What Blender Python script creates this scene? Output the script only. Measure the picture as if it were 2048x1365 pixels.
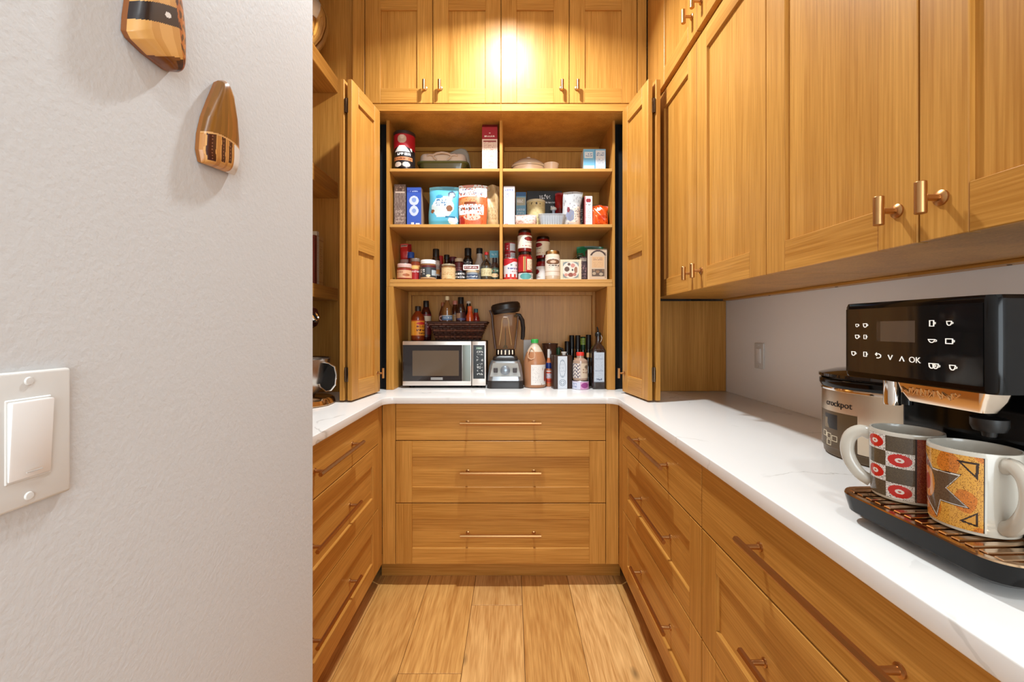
import bpy, bmesh, math, random
from mathutils import Vector, Matrix
random.seed(7)
for o in list(bpy.data.objects): bpy.data.objects.remove(o)
scene = bpy.context.scene
COL = scene.collection
R = math.radians

# ------------------------------------------------------------------ camera
EYE, FPX, VX, VY = 1.242, 853.33, 1024.0, 657.0
cam_d = bpy.data.cameras.new('camera'); cam = bpy.data.objects.new('camera', cam_d); COL.objects.link(cam)
cam.location = (0, 0, EYE); cam.rotation_euler = (R(90), 0, 0)
cam_d.sensor_width = 36; cam_d.lens = 15.0; cam_d.shift_y = -25.5/2048; cam_d.clip_start = .02
scene.camera = cam
def WX(px, y): return (px-VX)*y/FPX          # photo column -> world x at depth y
def WZ(py, y): return EYE+(VY-py)*y/FPX      # photo row -> world height at depth y

# ------------------------------------------------------------------ world, exposure
CEIL = 3.0
w = bpy.data.worlds.new('sky'); scene.world = w; w.use_nodes = True
bg = w.node_tree.nodes['Background']; bg.inputs[0].default_value = (.80, .90, 1, 1); bg.inputs[1].default_value = 1.1
vs = scene.view_settings
vs.view_transform = 'Standard'; vs.look = 'None'; vs.gamma = 1; vs.use_curve_mapping = False
vs.exposure = 0.0
CAN_W, HALL_FILL_W, DAY_W = 35, 10, 58
def area_light(name, loc, rot, size, size_y, power, color, shape='RECTANGLE', spread=180):
    d = bpy.data.lights.new(name, 'AREA'); d.shape = shape; d.size = size
    if shape == 'RECTANGLE': d.size_y = size_y
    d.energy = power; d.color = color; d.spread = R(spread)
    o = bpy.data.objects.new(name, d); COL.objects.link(o); o.location = loc; o.rotation_euler = rot
    return o
# daylight coming in through the window in the wall behind the camera
area_light('window_daylight', (0.35, -2.42, 1.45), (R(90), 0, 0), 1.5, 1.9, DAY_W, (.84, .94, 1))

# ------------------------------------------------------------------ materials
def lin(c):
    f = lambda v: (v/12.92 if v <= .04045 else ((v+.055)/1.055)**2.4)
    return tuple(f(v/255) for v in c[:3]) + (1,)
MATS = {}
def mat(name, col=(200,200,200), rough=.5, metal=0, trans=0, ior=1.45, coat=0, bump=None, alpha=1, emit=None, spec=.5):
    if name in MATS: return MATS[name]
    m = bpy.data.materials.new(name); m.use_nodes = True; nt = m.node_tree
    b = nt.nodes['Principled BSDF']
    b.inputs['Base Color'].default_value = lin(col); b.inputs['Roughness'].default_value = rough
    b.inputs['Metallic'].default_value = metal; b.inputs['IOR'].default_value = ior
    b.inputs['Transmission Weight'].default_value = trans; b.inputs['Coat Weight'].default_value = coat
    b.inputs['Alpha'].default_value = alpha; b.inputs['Specular IOR Level'].default_value = spec
    if emit:
        b.inputs['Emission Color'].default_value = lin(emit[0]); b.inputs['Emission Strength'].default_value = emit[1]
    if bump:
        tc = nt.nodes.new('ShaderNodeTexCoord'); mp = nt.nodes.new('ShaderNodeMapping')
        n = nt.nodes.new('ShaderNodeTexNoise'); bp = nt.nodes.new('ShaderNodeBump')
        mp.inputs['Scale'].default_value = bump[3] if len(bump) > 3 else (1, 1, 1)
        n.inputs['Scale'].default_value = bump[0]; n.inputs['Detail'].default_value = 3
        bp.inputs['Strength'].default_value = bump[1]; bp.inputs['Distance'].default_value = bump[2]
        nt.links.new(tc.outputs['Object'], mp.inputs[0]); nt.links.new(mp.outputs[0], n.inputs['Vector'])
        nt.links.new(n.outputs[0], bp.inputs['Height']); nt.links.new(bp.outputs[0], b.inputs['Normal'])
    MATS[name] = m
    return m

def wood(name, axis, dark, light, rough=.36, fine=230, along=5, contrast=.5):
    """rift-cut oak veneer: fine straight grain along one local axis, broad veneer strips, small random offset per board"""
    if name in MATS: return MATS[name]
    m = bpy.data.materials.new(name); m.use_nodes = True; nt = m.node_tree; N = nt.nodes.new; L = nt.links.new
    b = nt.nodes['Principled BSDF']; b.inputs['Roughness'].default_value = rough; b.inputs['Specular IOR Level'].default_value = .3
    tc = N('ShaderNodeTexCoord'); oi = N('ShaderNodeObjectInfo')
    mul = N('ShaderNodeMath'); mul.operation = 'MULTIPLY'; mul.inputs[1].default_value = 53.0
    add = N('ShaderNodeVectorMath'); add.operation = 'ADD'
    L(oi.outputs['Random'], mul.inputs[0]); L(tc.outputs['Object'], add.inputs[0]); L(mul.outputs[0], add.inputs[1])
    i = 'xyz'.index(axis)
    def noise(across, al, detail=2, dist=0):
        mp = N('ShaderNodeMapping'); s = [across]*3; s[i] = al; mp.inputs['Scale'].default_value = s
        n = N('ShaderNodeTexNoise'); n.inputs['Scale'].default_value = 1; n.inputs['Detail'].default_value = detail
        n.inputs['Distortion'].default_value = dist
        L(add.outputs[0], mp.inputs[0]); L(mp.outputs[0], n.inputs['Vector']); return n
    n1 = noise(fine, along, 2); n2 = noise(13, .5, 1); n3 = noise(fine*.28, 1.6, 2, .4)
    def ramp(n, a, b_):
        r = N('ShaderNodeMapRange'); r.inputs['From Min'].default_value = a; r.inputs['From Max'].default_value = b_
        L(n.outputs[0], r.inputs['Value']); return r
    r1, r2, r3 = ramp(n1, .3, .7), ramp(n2, .35, .65), ramp(n3, .3, .7)
    def madd(a, k, c):
        mm = N('ShaderNodeMath'); mm.operation = 'MULTIPLY_ADD'; mm.inputs[1].default_value = k
        L(a.outputs[0], mm.inputs[0])
        if isinstance(c, float): mm.inputs[2].default_value = c
        else: L(c.outputs[0], mm.inputs[2])
        return mm
    f = madd(r1, .44*contrast*2, madd(r2, .26, madd(r3, .16, .07)))
    mix = N('ShaderNodeMix'); mix.data_type = 'RGBA'
    mix.inputs['A'].default_value = lin(dark); mix.inputs['B'].default_value = lin(light)
    L(f.outputs[0], mix.inputs['Factor'])
    tint = N('ShaderNodeMix'); tint.data_type = 'RGBA'; tint.blend_type = 'MULTIPLY'; tint.inputs['Factor'].default_value = 1
    L(mix.outputs['Result'], tint.inputs['A']); L(oi.outputs['Color'], tint.inputs['B'])
    L(tint.outputs['Result'], b.inputs['Base Color'])
    bp = N('ShaderNodeBump'); bp.inputs['Strength'].default_value = .12; bp.inputs['Distance'].default_value = .0012
    L(n1.outputs[0], bp.inputs['Height']); L(bp.outputs[0], b.inputs['Normal'])
    MATS[name] = m
    return m
WD, WL_ = (160, 102, 33), (218, 160, 80)
WOOD = {a: wood('oak_grain_'+a, a, WD, WL_) for a in 'xyz'}
EDGE = {a: wood('oak_edge_'+a, a, (184, 128, 62), (216, 164, 92)) for a in 'xyz'}

def plank_mat():
    m = bpy.data.materials.new('oak_floor'); m.use_nodes = True; nt = m.node_tree; N = nt.nodes.new; L = nt.links.new
    b = nt.nodes['Principled BSDF']; b.inputs['Roughness'].default_value = .42
    tc = N('ShaderNodeTexCoord'); oi = N('ShaderNodeObjectInfo')
    mul = N('ShaderNodeMath'); mul.operation = 'MULTIPLY'; mul.inputs[1].default_value = 31.0
    add = N('ShaderNodeVectorMath'); add.operation = 'ADD'
    L(oi.outputs['Random'], mul.inputs[0]); L(tc.outputs['Object'], add.inputs[0]); L(mul.outputs[0], add.inputs[1])
    mp = N('ShaderNodeMapping'); mp.inputs['Scale'].default_value = (6.5, .6, 1); L(add.outputs[0], mp.inputs[0])
    n = N('ShaderNodeTexNoise'); n.inputs['Scale'].default_value = 1.0; n.inputs['Detail'].default_value = 3; n.inputs['Distortion'].default_value = .6
    L(mp.outputs[0], n.inputs['Vector'])
    # contour lines of a stretched noise = cathedral grain
    m1 = N('ShaderNodeMath'); m1.operation = 'MULTIPLY'; m1.inputs[1].default_value = 70; L(n.outputs[0], m1.inputs[0])
    m2 = N('ShaderNodeMath'); m2.operation = 'SINE'; L(m1.outputs[0], m2.inputs[0])
    mp2 = N('ShaderNodeMapping'); mp2.inputs['Scale'].default_value = (190, 9, 1); L(add.outputs[0], mp2.inputs[0])
    n2 = N('ShaderNodeTexNoise'); n2.inputs['Scale'].default_value = 1; n2.inputs['Detail'].default_value = 2; L(mp2.outputs[0], n2.inputs['Vector'])
    f = N('ShaderNodeMath'); f.operation = 'MULTIPLY_ADD'; f.inputs[1].default_value = .12; L(m2.outputs[0], f.inputs[0]); L(n2.outputs[0], f.inputs[2])
    f2 = N('ShaderNodeMath'); f2.operation = 'MULTIPLY_ADD'; f2.inputs[1].default_value = .7; f2.inputs[2].default_value = -.35; L(n.outputs[0], f2.inputs[0])
    f3 = N('ShaderNodeMath'); f3.operation = 'ADD'; L(f.outputs[0], f3.inputs[0]); L(f2.outputs[0], f3.inputs[1])
    mix = N('ShaderNodeMix'); mix.data_type = 'RGBA'
    mix.inputs['A'].default_value = lin((172, 112, 48)); mix.inputs['B'].default_value = lin((246, 196, 126)); L(f3.outputs[0], mix.inputs['Factor'])
    tint = N('ShaderNodeMix'); tint.data_type = 'RGBA'; tint.blend_type = 'MULTIPLY'; tint.inputs['Factor'].default_value = 1
    L(mix.outputs['Result'], tint.inputs['A']); L(oi.outputs['Color'], tint.inputs['B'])
    # scattered dark knots
    mp3 = N('ShaderNodeMapping'); mp3.inputs['Scale'].default_value = (5, 2.2, 1); L(add.outputs[0], mp3.inputs[0])
    v = N('ShaderNodeTexVoronoi'); v.inputs['Scale'].default_value = 1; L(mp3.outputs[0], v.inputs['Vector'])
    k = N('ShaderNodeMapRange'); k.inputs['From Min'].default_value = .03; k.inputs['From Max'].default_value = .09; k.inputs['To Min'].default_value = .45
    L(v.outputs['Distance'], k.inputs['Value'])
    km = N('ShaderNodeMix'); km.data_type = 'RGBA'; km.blend_type = 'MULTIPLY'; km.inputs['Factor'].default_value = 1
    L(tint.outputs['Result'], km.inputs['A']); L(k.outputs[0], km.inputs['B']); L(km.outputs['Result'], b.inputs['Base Color'])
    bp = N('ShaderNodeBump'); bp.inputs['Strength'].default_value = .15; bp.inputs['Distance'].default_value = .001
    L(f.outputs[0], bp.inputs['Height']); L(bp.outputs[0], b.inputs['Normal'])
    return m

def quartz():
    m = bpy.data.materials.new('white_quartz'); m.use_nodes = True; nt = m.node_tree; N = nt.nodes.new; L = nt.links.new
    b = nt.nodes['Principled BSDF']; b.inputs['Roughness'].default_value = .16
    tc = N('ShaderNodeTexCoord')
    n = N('ShaderNodeTexNoise'); n.inputs['Scale'].default_value = 1.7; n.inputs['Detail'].default_value = 6; n.inputs['Distortion'].default_value = .8
    L(tc.outputs['Object'], n.inputs['Vector'])
    s = N('ShaderNodeMath'); s.operation = 'SUBTRACT'; s.inputs[1].default_value = .5; L(n.outputs[0], s.inputs[0])
    a = N('ShaderNodeMath'); a.operation = 'ABSOLUTE'; L(s.outputs[0], a.inputs[0])
    r = N('ShaderNodeMapRange'); r.inputs['From Max'].default_value = .006; L(a.outputs[0], r.inputs['Value'])
    n2 = N('ShaderNodeTexNoise'); n2.inputs['Scale'].default_value = 5; L(tc.outputs['Object'], n2.inputs['Vector'])
    r2 = N('ShaderNodeMapRange'); r2.inputs['From Min'].default_value = .5; r2.inputs['From Max'].default_value = .62; L(n2.outputs[0], r2.inputs['Value'])
    iv = N('ShaderNodeMath'); iv.operation = 'SUBTRACT'; iv.inputs[0].default_value = 1; L(r2.outputs[0], iv.inputs[1])
    mx = N('ShaderNodeMath'); mx.operation = 'MAXIMUM'; L(r.outputs[0], mx.inputs[0]); L(iv.outputs[0], mx.inputs[1])
    mix = N('ShaderNodeMix'); mix.data_type = 'RGBA'; mix.inputs['A'].default_value = lin((196, 192, 186)); mix.inputs['B'].default_value = lin((233, 230, 226))
    L(mx.outputs[0], mix.inputs['Factor']); L(mix.outputs['Result'], b.inputs['Base Color'])
    return m
QUARTZ = quartz()
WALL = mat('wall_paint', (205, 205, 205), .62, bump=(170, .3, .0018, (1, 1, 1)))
SPLASH = mat('splashback_brightened', (244, 242, 240), .5)  # whitened past the wall colour to stand in for light under the cabinets
CEILM = mat('ceiling_paint', (232, 230, 226), .8)
BRASS = mat('satin_brass', (190, 144, 94), .33, 1)
CHROME = mat('chrome', (225, 222, 218), .08, 1)
STEEL = mat('brushed_steel', (196, 192, 186), .26, 1)
HINGE = mat('dark_hinge_metal', (96, 80, 66), .3, 1)
BLACKG = mat('black_gloss', (9, 8, 8), .10, spec=.3)
BLACK = mat('black_plastic', (20, 18, 17), .38)
RECESS_SHADE = mat('recess_shade_black', (6, 6, 6), .9)  # near-black that paints in the shade of the gaps beside the hutch
WHITEPL = mat('white_plastic', (214, 212, 208), .34)

# printed surfaces: colour attribute painted by a function over the label
def print_mat(name, rough, coat=0, metal=0):
    if name in MATS: return MATS[name]
    m = bpy.data.materials.new(name); m.use_nodes = True; nt = m.node_tree
    b = nt.nodes['Principled BSDF']; b.inputs['Roughness'].default_value = rough; b.inputs['Coat Weight'].default_value = coat
    b.inputs['Metallic'].default_value = metal
    a = nt.nodes.new('ShaderNodeAttribute'); a.attribute_name = 'print'
    nt.links.new(a.outputs['Color'], b.inputs['Base Color'])
    MATS[name] = m; return m
PAPER = print_mat('printed_paper', .45)
FILM = print_mat('printed_film', .26)
GLAZE = print_mat('printed_glaze', .14, .3)
PWOOD = print_mat('inlaid_wood', .32, .2)

# ------------------------------------------------------------------ object helpers
WLOC = {}
def link(name, me, m, parent, loc, rot=0):
    o = bpy.data.objects.new(name, me); COL.objects.link(o)
    if m is not None and not me.materials: me.materials.append(m)
    if parent is not None:
        o.parent = parent; p = WLOC.get(parent.name, Vector((0, 0, 0))); o.location = Vector(loc)-p
    else: o.location = loc
    if rot: o.rotation_euler = (0, 0, rot)
    WLOC[o.name] = Vector((0, 0, 0)) if rot else Vector(loc)
    return o
def tag(o, label, cat, group=None):
    o['label'] = label; o['category'] = cat
    if group: o['group'] = group
    return o
def struct(o): o['kind'] = 'structure'; return o
def thing(name, label, cat, loc=(0, 0, 0), rot=0, group=None, local=False):
    """an Empty at the thing's base; children coordinates are world ones, or local ones when rotated"""
    o = bpy.data.objects.new(name, None); COL.objects.link(o); o.empty_display_size = .05
    o.location = loc; o.rotation_euler = (0, 0, rot)
    WLOC[o.name] = Vector((0, 0, 0)) if (rot or local) else Vector(loc)
    return tag(o, label, cat, group)
def finish(me, angle=32):
    for p in me.polygons: p.use_smooth = True
    me.set_sharp_from_angle(angle=R(angle))
    return me
def from_bm(name, bm, angle=32):
    bmesh.ops.recalc_face_normals(bm, faces=bm.faces[:])
    me = bpy.data.meshes.new(name); bm.to_mesh(me); bm.free(); return finish(me, angle)
BOXC = {}
def boxmesh(sx, sy, sz, bev=.0012, seg=1):
    k = (round(sx, 5), round(sy, 5), round(sz, 5), bev, seg)
    if k in BOXC: return BOXC[k]
    bm = bmesh.new(); bmesh.ops.create_cube(bm, size=1)
    bmesh.ops.scale(bm, vec=(sx, sy, sz), verts=bm.verts)
    if bev: bmesh.ops.bevel(bm, geom=bm.edges[:]+bm.verts[:], offset=min(bev, .45*min(sx, sy, sz)), segments=seg, affect='EDGES', profile=.5)
    BOXC[k] = from_bm('box', bm); return BOXC[k]
def box(name, x, y, z, m, parent=None, bev=.0012, seg=1, rot=0):
    me = boxmesh(x[1]-x[0], y[1]-y[0], z[1]-z[0], bev, seg)
    if me.materials and me.materials[0] != m: me = me.copy(); me.materials.clear()
    return link(name, me, m, parent, ((x[0]+x[1])/2, (y[0]+y[1])/2, (z[0]+z[1])/2), rot)
def add_box(bm, x, y, z, bev=0):
    r = bmesh.ops.create_cube(bm, size=1)
    bmesh.ops.scale(bm, vec=(x[1]-x[0], y[1]-y[0], z[1]-z[0]), verts=r['verts'])
    bmesh.ops.translate(bm, vec=((x[0]+x[1])/2, (y[0]+y[1])/2, (z[0]+z[1])/2), verts=r['verts'])
    if bev:
        es = list({e for v in r['verts'] for e in v.link_edges})
        bmesh.ops.bevel(bm, geom=es, offset=bev, segments=2, affect='EDGES', profile=.5)
def add_lathe(bm, prof, seg=24, mtx=None, sx=1, sy=1):
    rings = []
    for r, z in prof:
        if r < 1e-6: rings.append([bm.verts.new((0, 0, z))])
        else: rings.append([bm.verts.new((r*sx*math.cos(2*math.pi*k/seg), r*sy*math.sin(2*math.pi*k/seg), z)) for k in range(seg)])
    for a, b in zip(rings, rings[1:]):
        for k in range(seg):
            j = (k+1) % seg
            if len(a) == 1 and len(b) == 1: continue
            if len(a) == 1: bm.faces.new((a[0], b[k], b[j]))
            elif len(b) == 1: bm.faces.new((a[k], a[j], b[0]))
            else: bm.faces.new((a[k], a[j], b[j], b[k]))
    if mtx is not None: bmesh.ops.transform(bm, matrix=mtx, verts=[v for r in rings for v in r])
def lathe(name, prof, m, parent, loc, seg=24, mtx=None, sx=1, sy=1, angle=35):
    bm = bmesh.new(); add_lathe(bm, prof, seg, mtx, sx, sy)
    return link(name, from_bm(name, bm, angle), m, parent, loc)
def add_tube(bm, pts, r, seg=10, closed=False, flat=1.0):
    pts = [Vector(p) for p in pts]; n = len(pts); rings = []
    up = Vector((0, 0, 1)); prev = None
    for i, p in enumerate(pts):
        a = pts[i-1] if (i or closed) else p; b = pts[(i+1) % n] if (i < n-1 or closed) else p
        t = (b-a).normalized()
        if prev is None:
            s = t.cross(up)
            if s.length < 1e-3: s = t.cross(Vector((1, 0, 0)))
            s.normalize()
        else: s = (prev - t*prev.dot(t)).normalized()
        prev = s; q = t.cross(s); rr = r[i] if isinstance(r, (list, tuple)) else r
        rings.append([bm.verts.new(p + s*rr*math.cos(2*math.pi*k/seg) + q*rr*flat*math.sin(2*math.pi*k/seg)) for k in range(seg)])
    m = n if closed else n-1
    for i in range(m):
        A, B = rings[i], rings[(i+1) % n]
        for k in range(seg):
            j = (k+1) % seg; bm.faces.new((A[k], A[j], B[j], B[k]))
    if not closed:
        bm.faces.new(rings[0]); bm.faces.new(rings[-1])
def smooth_path(pts, n=4):
    P = [Vector(p) for p in pts]; out = []
    for i in range(len(P)-1):
        a, b, c, d = P[max(0, i-1)], P[i], P[i+1], P[min(len(P)-1, i+2)]
        for k in range(n):
            t = k/n; out.append(.5*((2*b)+(c-a)*t+(2*a-5*b+4*c-d)*t*t+(3*b-a-3*c+d)*t**3))
    return out+[P[-1]]
def tube(name, pts, r, m, parent, loc=(0, 0, 0), seg=10, closed=False, flat=1.0):
    bm = bmesh.new(); add_tube(bm, [Vector(p)-Vector(loc) for p in pts], r, seg, closed, flat)
    return link(name, from_bm(name, bm), m, parent, loc)
def prism(name, poly, z0, z1, m, parent, loc=(0, 0, 0), bev=0):
    bm = bmesh.new(); a = [bm.verts.new((x, y, z0)) for x, y in poly]; b = [bm.verts.new((x, y, z1)) for x, y in poly]
    n = len(poly); bm.faces.new(a[::-1]); bm.faces.new(b)
    for i in range(n): bm.faces.new((a[i], a[(i+1) % n], b[(i+1) % n], b[i]))
    if bev:
        bmesh.ops.recalc_face_normals(bm, faces=bm.faces[:])
        es = [e for e in bm.edges if abs(e.verts[0].co.z-e.verts[1].co.z) < 1e-6]
        bmesh.ops.bevel(bm, geom=es, offset=bev, segments=3, affect='EDGES', profile=.5)
    return link(name, from_bm(name, bm), m, parent, loc)
def paint(me, cols):
    at = me.color_attributes.new('print', 'FLOAT_COLOR', 'CORNER'); buf = []
    for p, c in zip(me.polygons, cols): buf += list(lin(c))*p.loop_total
    at.data.foreach_set('color', buf)
def sheet(name, surf, nu, nv, colf, m, parent, loc=(0, 0, 0), smooth=True):
    """a printed sheet: surf(u,v)->local point, colf(u,v)->rgb; u to the right, v up"""
    vs_ = [surf(i/nu, j/nv) for j in range(nv+1) for i in range(nu+1)]
    fs = [(j*(nu+1)+i, j*(nu+1)+i+1, (j+1)*(nu+1)+i+1, (j+1)*(nu+1)+i) for j in range(nv) for i in range(nu)]
    me = bpy.data.meshes.new(name); me.from_pydata(vs_, [], fs); paint(me, [colf((i+.5)/nu, (j+.5)/nv) for j in range(nv) for i in range(nu)])
    if smooth: finish(me, 40)
    return link(name, me, m, parent, loc)
def arc(r, z0, z1, a0, a1, sy=1):
    """cylinder band; angle 0 faces the camera (-y), u grows to the right"""
    def s(u, v):
        t = R(a0+(a1-a0)*u); return (r*math.sin(t), -r*sy*math.cos(t), z0+(z1-z0)*v)
    return s
def flat(x0, x1, z0, z1, y): return lambda u, v: (x0+(x1-x0)*u, y, z0+(z1-z0)*v)
GL = {}
def ink(u, v, box_, n, rows=1, seed=0, dens=.62):
    """small unreadable print: rows of random glyph shapes inside box_=(u0,u1,v0,v1)"""
    u0, u1, v0, v1 = box_
    if not (u0 <= u <= u1 and v0 <= v <= v1): return False
    a = (u-u0)/(u1-u0)*n; b = (v-v0)/(v1-v0)*rows; c, r = int(a), int(b)
    a, b = a-c, b-r
    if a > .82 or b < .18 or b > .82: return False
    k = (seed, c, r)
    if k not in GL:
        rr = random.Random(hash(k)); GL[k] = None if rr.random() < .12 else [[rr.random() < dens for _ in range(3)] for _ in range(3)]
    g = GL[k]
    return bool(g) and g[min(2, int((b-.18)/.64*3))][min(2, int(a/.82*3))]
def text_mesh(txt, size, extrude=0.0):
    c = bpy.data.curves.new('lettering', 'FONT'); c.body = txt; c.size = size; c.extrude = extrude; c.align_x = 'CENTER'; c.align_y = 'CENTER'; c.resolution_u = 4
    o = bpy.data.objects.new('lettering', c); COL.objects.link(o)
    me = bpy.data.meshes.new_from_object(o.evaluated_get(bpy.context.evaluated_depsgraph_get()))
    bpy.data.objects.remove(o); bpy.data.curves.remove(c)
    return me

# ================================================================== THE SETTING
XR, XL, YB = 1.116, -1.225, 2.66          # right wall, left pantry wall, back wall
HALLX, HALLY = -.4143, .8905              # hall wall plane on the left and its end
REAR = -2.5
fl = struct(box('floor', (-1.4, 1.3), (REAR-.1, 2.8), (-.05, -.012), mat('subfloor', (70, 48, 28), .8), bev=0))
FLM = plank_mat()
PLW = .2285
tones = {-1: (1.0, .98, .94), 0: (.86, .78, .62), 1: (1.1, 1.12, 1.16), -2: (.92, .85, .68), -3: (.87, .79, .62), 2: (.92, .86, .74)}
joints = {-1: [1.913, .05], -2: [1.534, -.3], 0: [-.2], 1: [.35], 2: [1.2], -3: [.9]}
for k in range(-6, 5):
    x0 = .047+PLW*k
    cuts = [REAR] + sorted(joints.get(k, [random.uniform(-.5, 1.5)])) + [2.3]
    for i, (a, b_) in enumerate(zip(cuts, cuts[1:])):
        p = box('plank', (x0+.0008, x0+PLW-.0008), (a+.0008, b_-.0008), (-.012, 0), FLM, fl, bev=.0012)
        t = tones.get(k, (.95, .9, .82)); q = 1 if i == len(cuts)-2 else .97
        if k == -1 and i == len(cuts)-2: q = .9
        p.color = (t[0]*q, t[1]*q, t[2]*q, 1)
# hall wall on the left (parallel to the view), its return and the walls of the pantry
poly = [(HALLX, REAR), (HALLX, HALLY-.004), (HALLX-.004, HALLY), (XL, HALLY), (XL, HALLY-.115), (HALLX-.115, HALLY-.115), (HALLX-.115, REAR)]
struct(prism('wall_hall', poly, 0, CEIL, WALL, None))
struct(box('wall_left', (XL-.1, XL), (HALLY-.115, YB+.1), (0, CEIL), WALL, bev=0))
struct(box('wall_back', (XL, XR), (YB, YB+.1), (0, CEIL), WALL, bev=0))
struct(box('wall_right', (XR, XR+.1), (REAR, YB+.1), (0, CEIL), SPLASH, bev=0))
struct(box('ceiling', (-1.4, 1.3), (REAR-.1, YB+.1), (CEIL, CEIL+.1), CEILM, bev=0))
# wall behind the camera with the window that lets the daylight in
wx0, wx1, wz0, wz1 = -.4, 1.1, .5, 2.4
bm = bmesh.new()
for x, z in (((HALLX-.2, wx0), (0, CEIL)), ((wx1, XR+.1), (0, CEIL)), ((wx0, wx1), (0, wz0)), ((wx0, wx1), (wz1, CEIL))):
    add_box(bm, x, (REAR-.1, REAR), z)
struct(link('wall_rear', from_bm('wall_rear', bm), WALL, None, (0, 0, 0)))
wn = struct(box('window_1', (wx0, wx1), (REAR-.07, REAR-.064), (wz0, wz1), mat('window_glass', (255, 255, 255), .0, trans=1, ior=1.05), bev=0))
for n, x, z in (('frame', (wx0, wx0+.05), (wz0, wz1)), ('frame', (wx1-.05, wx1), (wz0, wz1)), ('frame', (wx0, wx1), (wz0, wz0+.05)), ('frame', (wx0, wx1), (wz1-.05, wz1)), ('mullion', (.33, .37), (wz0, wz1))):
    box(n, x, (REAR-.09, REAR-.04), z, WHITEPL, wn)

# recessed ceiling lamp over the aisle, and an added fill lamp out of view
def can_light(label, x, y, power):
    t = thing('ceiling_lamp', label, 'lamp', (x, y, CEIL), local=True)
    lathe('trim_ring', [(.056, -.001), (.056, -.006), (.078, -.008), (.084, -.004), (.084, -.001)], WHITEPL, t, (0, 0, 0), 32)
    lathe('lens', [(0, -.003), (.056, -.003)], mat('lamp_lens', (255, 240, 220), .5, emit=((255, 246, 236), 6)), t, (0, 0, 0), 32)
    l = area_light('lamp_glow', (0, 0, -.010), (0, 0, 0), .11, .11, power, (.88, .96, 1), 'DISK', 143)
    l.parent = t
    return t
can_light('round recessed ceiling lamp above the pantry aisle', -.02, 1.66, CAN_W)
can_light('added round fill lamp in the hall ceiling, out of view behind the doorway', .25, -.55, HALL_FILL_W)  # unseen lamp added to fill the scene from behind the camera

# ================================================================== CABINETS
FR = .0095                                     # how far frames stand proud of panels
def bar_handle(parent, cx, cz, y, vertical=False, length=.385, post=.318):
    """long bar pull with two round posts, local frame: front towards -y"""
    bm = bmesh.new(); pr = .034
    for s in (-1, 1):
        M = Matrix.Translation((s*post/2, 0, 0)) @ Matrix.Rotation(R(90), 4, 'X')
        add_lathe(bm, [(.0001, 0), (.0095, 0), (.0095, .003), (.0055, .0045), (.0048, pr)], 14, M)
    add_tube(bm, [(-length/2, -pr, 0), (length/2, -pr, 0)], .0072, 6)
    k = 'bar_handle'
    if k not in BOXC: BOXC[k] = from_bm(k, bm)
    else: bm.free()
    return link('handle', BOXC[k], BRASS, parent, (cx, y, cz))
def tee_handle(parent, cx, cz, y):
    k = 'tee_handle'
    if k not in BOXC:
        bm = bmesh.new(); M = Matrix.Rotation(R(90), 4, 'X')
        add_lathe(bm, [(.0001, 0), (.0125, 0), (.0125, .003), (.009, .0055), (.0055, .0065), (.005, .03)], 18, M)
        add_lathe(bm, [(.0001, -.0255), (.0075, -.0255), (.0082, -.0245), (.0082, .0245), (.0075, .0255), (.0001, .0255)], 18, Matrix.Translation((0, -.0335, 0)))
        BOXC[k] = from_bm(k, bm)
    return link('handle', BOXC[k], BRASS, parent, (cx, y, cz))
def shaker(parent, name, x, z, yf, grain, st=.078, rail=.076, mids=(), bot=None, th=.02):
    """framed front: recessed panel as the part, stiles and rails as sub-parts; yf = front plane"""
    bot = bot or rail
    d = box(name, (x[0]+.004, x[1]-.004), (yf+FR, yf+th), (z[0]+.004, z[1]-.004), WOOD[grain], parent)
    for a, b_ in ((x[0], x[0]+st), (x[1]-st, x[1])): box('stile', (a, b_), (yf, yf+th+.0005), z, WOOD['z'], d, bev=.0014)
    for a, b_ in [(z[0], z[0]+bot), (z[1]-rail, z[1])]+list(mids): box('rail', (x[0]+st, x[1]-st), (yf, yf+th+.0005), (a, b_), WOOD['x'], d, bev=.0014)
    return d
GAP = .0018
def base_cabinet(name, label, loc, rot, width, xs, depth=.56, fill=(0, 0), corner=None):
    """three drawers: a slab one above two framed ones. local frame: x along the run, front at y=0"""
    t = thing(name, label, 'cabinet', loc, rot, local=True)
    box('body', (0, width), (.0215, depth), (.105, .874), WOOD['z'], t)
    box('toe_kick', (-(fill[0]+.03 if fill[0] else 0), width+(fill[1]+.03 if fill[1] else 0)), (.09, .108), (.0005, .1045), WOOD['x'], t)
    if fill[0]: box('filler', (-fill[0], -.001), (.003, .0214), (.106, .88), WOOD['z'], t)
    if fill[1]: box('filler', (width+.001, width+fill[1]), (.003, .0214), (.106, .88), WOOD['z'], t)
    if corner: box('filler', corner, (.001, .0214), (.106, .88), WOOD['z'], t)
    for i, (z0, z1) in enumerate(((.7014, .879), (.401, .7014), (.1065, .401))):
        x, z = (xs[0]+GAP, xs[1]-GAP), (z0+GAP, z1-GAP)
        if i == 0: d = box('drawer', x, (0, .02), z, WOOD['x'], t, bev=.0014)
        else: d = shaker(t, 'drawer', x, z, 0, 'x')
        bar_handle(d, sum(xs)/2, (z0+z1)/2, FR if i else 0)
    return t
base_cabinet('base_cabinet', 'oak drawer cabinet below the microwave at the back of the pantry', (-.560, 2.05, 0), 0, 1.0117, (0, 1.0117), fill=(.064, .061))
base_cabinet('base_cabinet', 'shaded oak drawer cabinet along the left side next to the white wall', (-.624, 1.0, 0), R(90), 1.047, (.02, .994), corner=(.996, 1.0525))
base_cabinet('base_cabinet', 'oak drawer cabinet on the right, nearest the back corner', (.513, 2.047, 0), R(-90), .892, (.067, .892), corner=(-.0055, .065))
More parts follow.
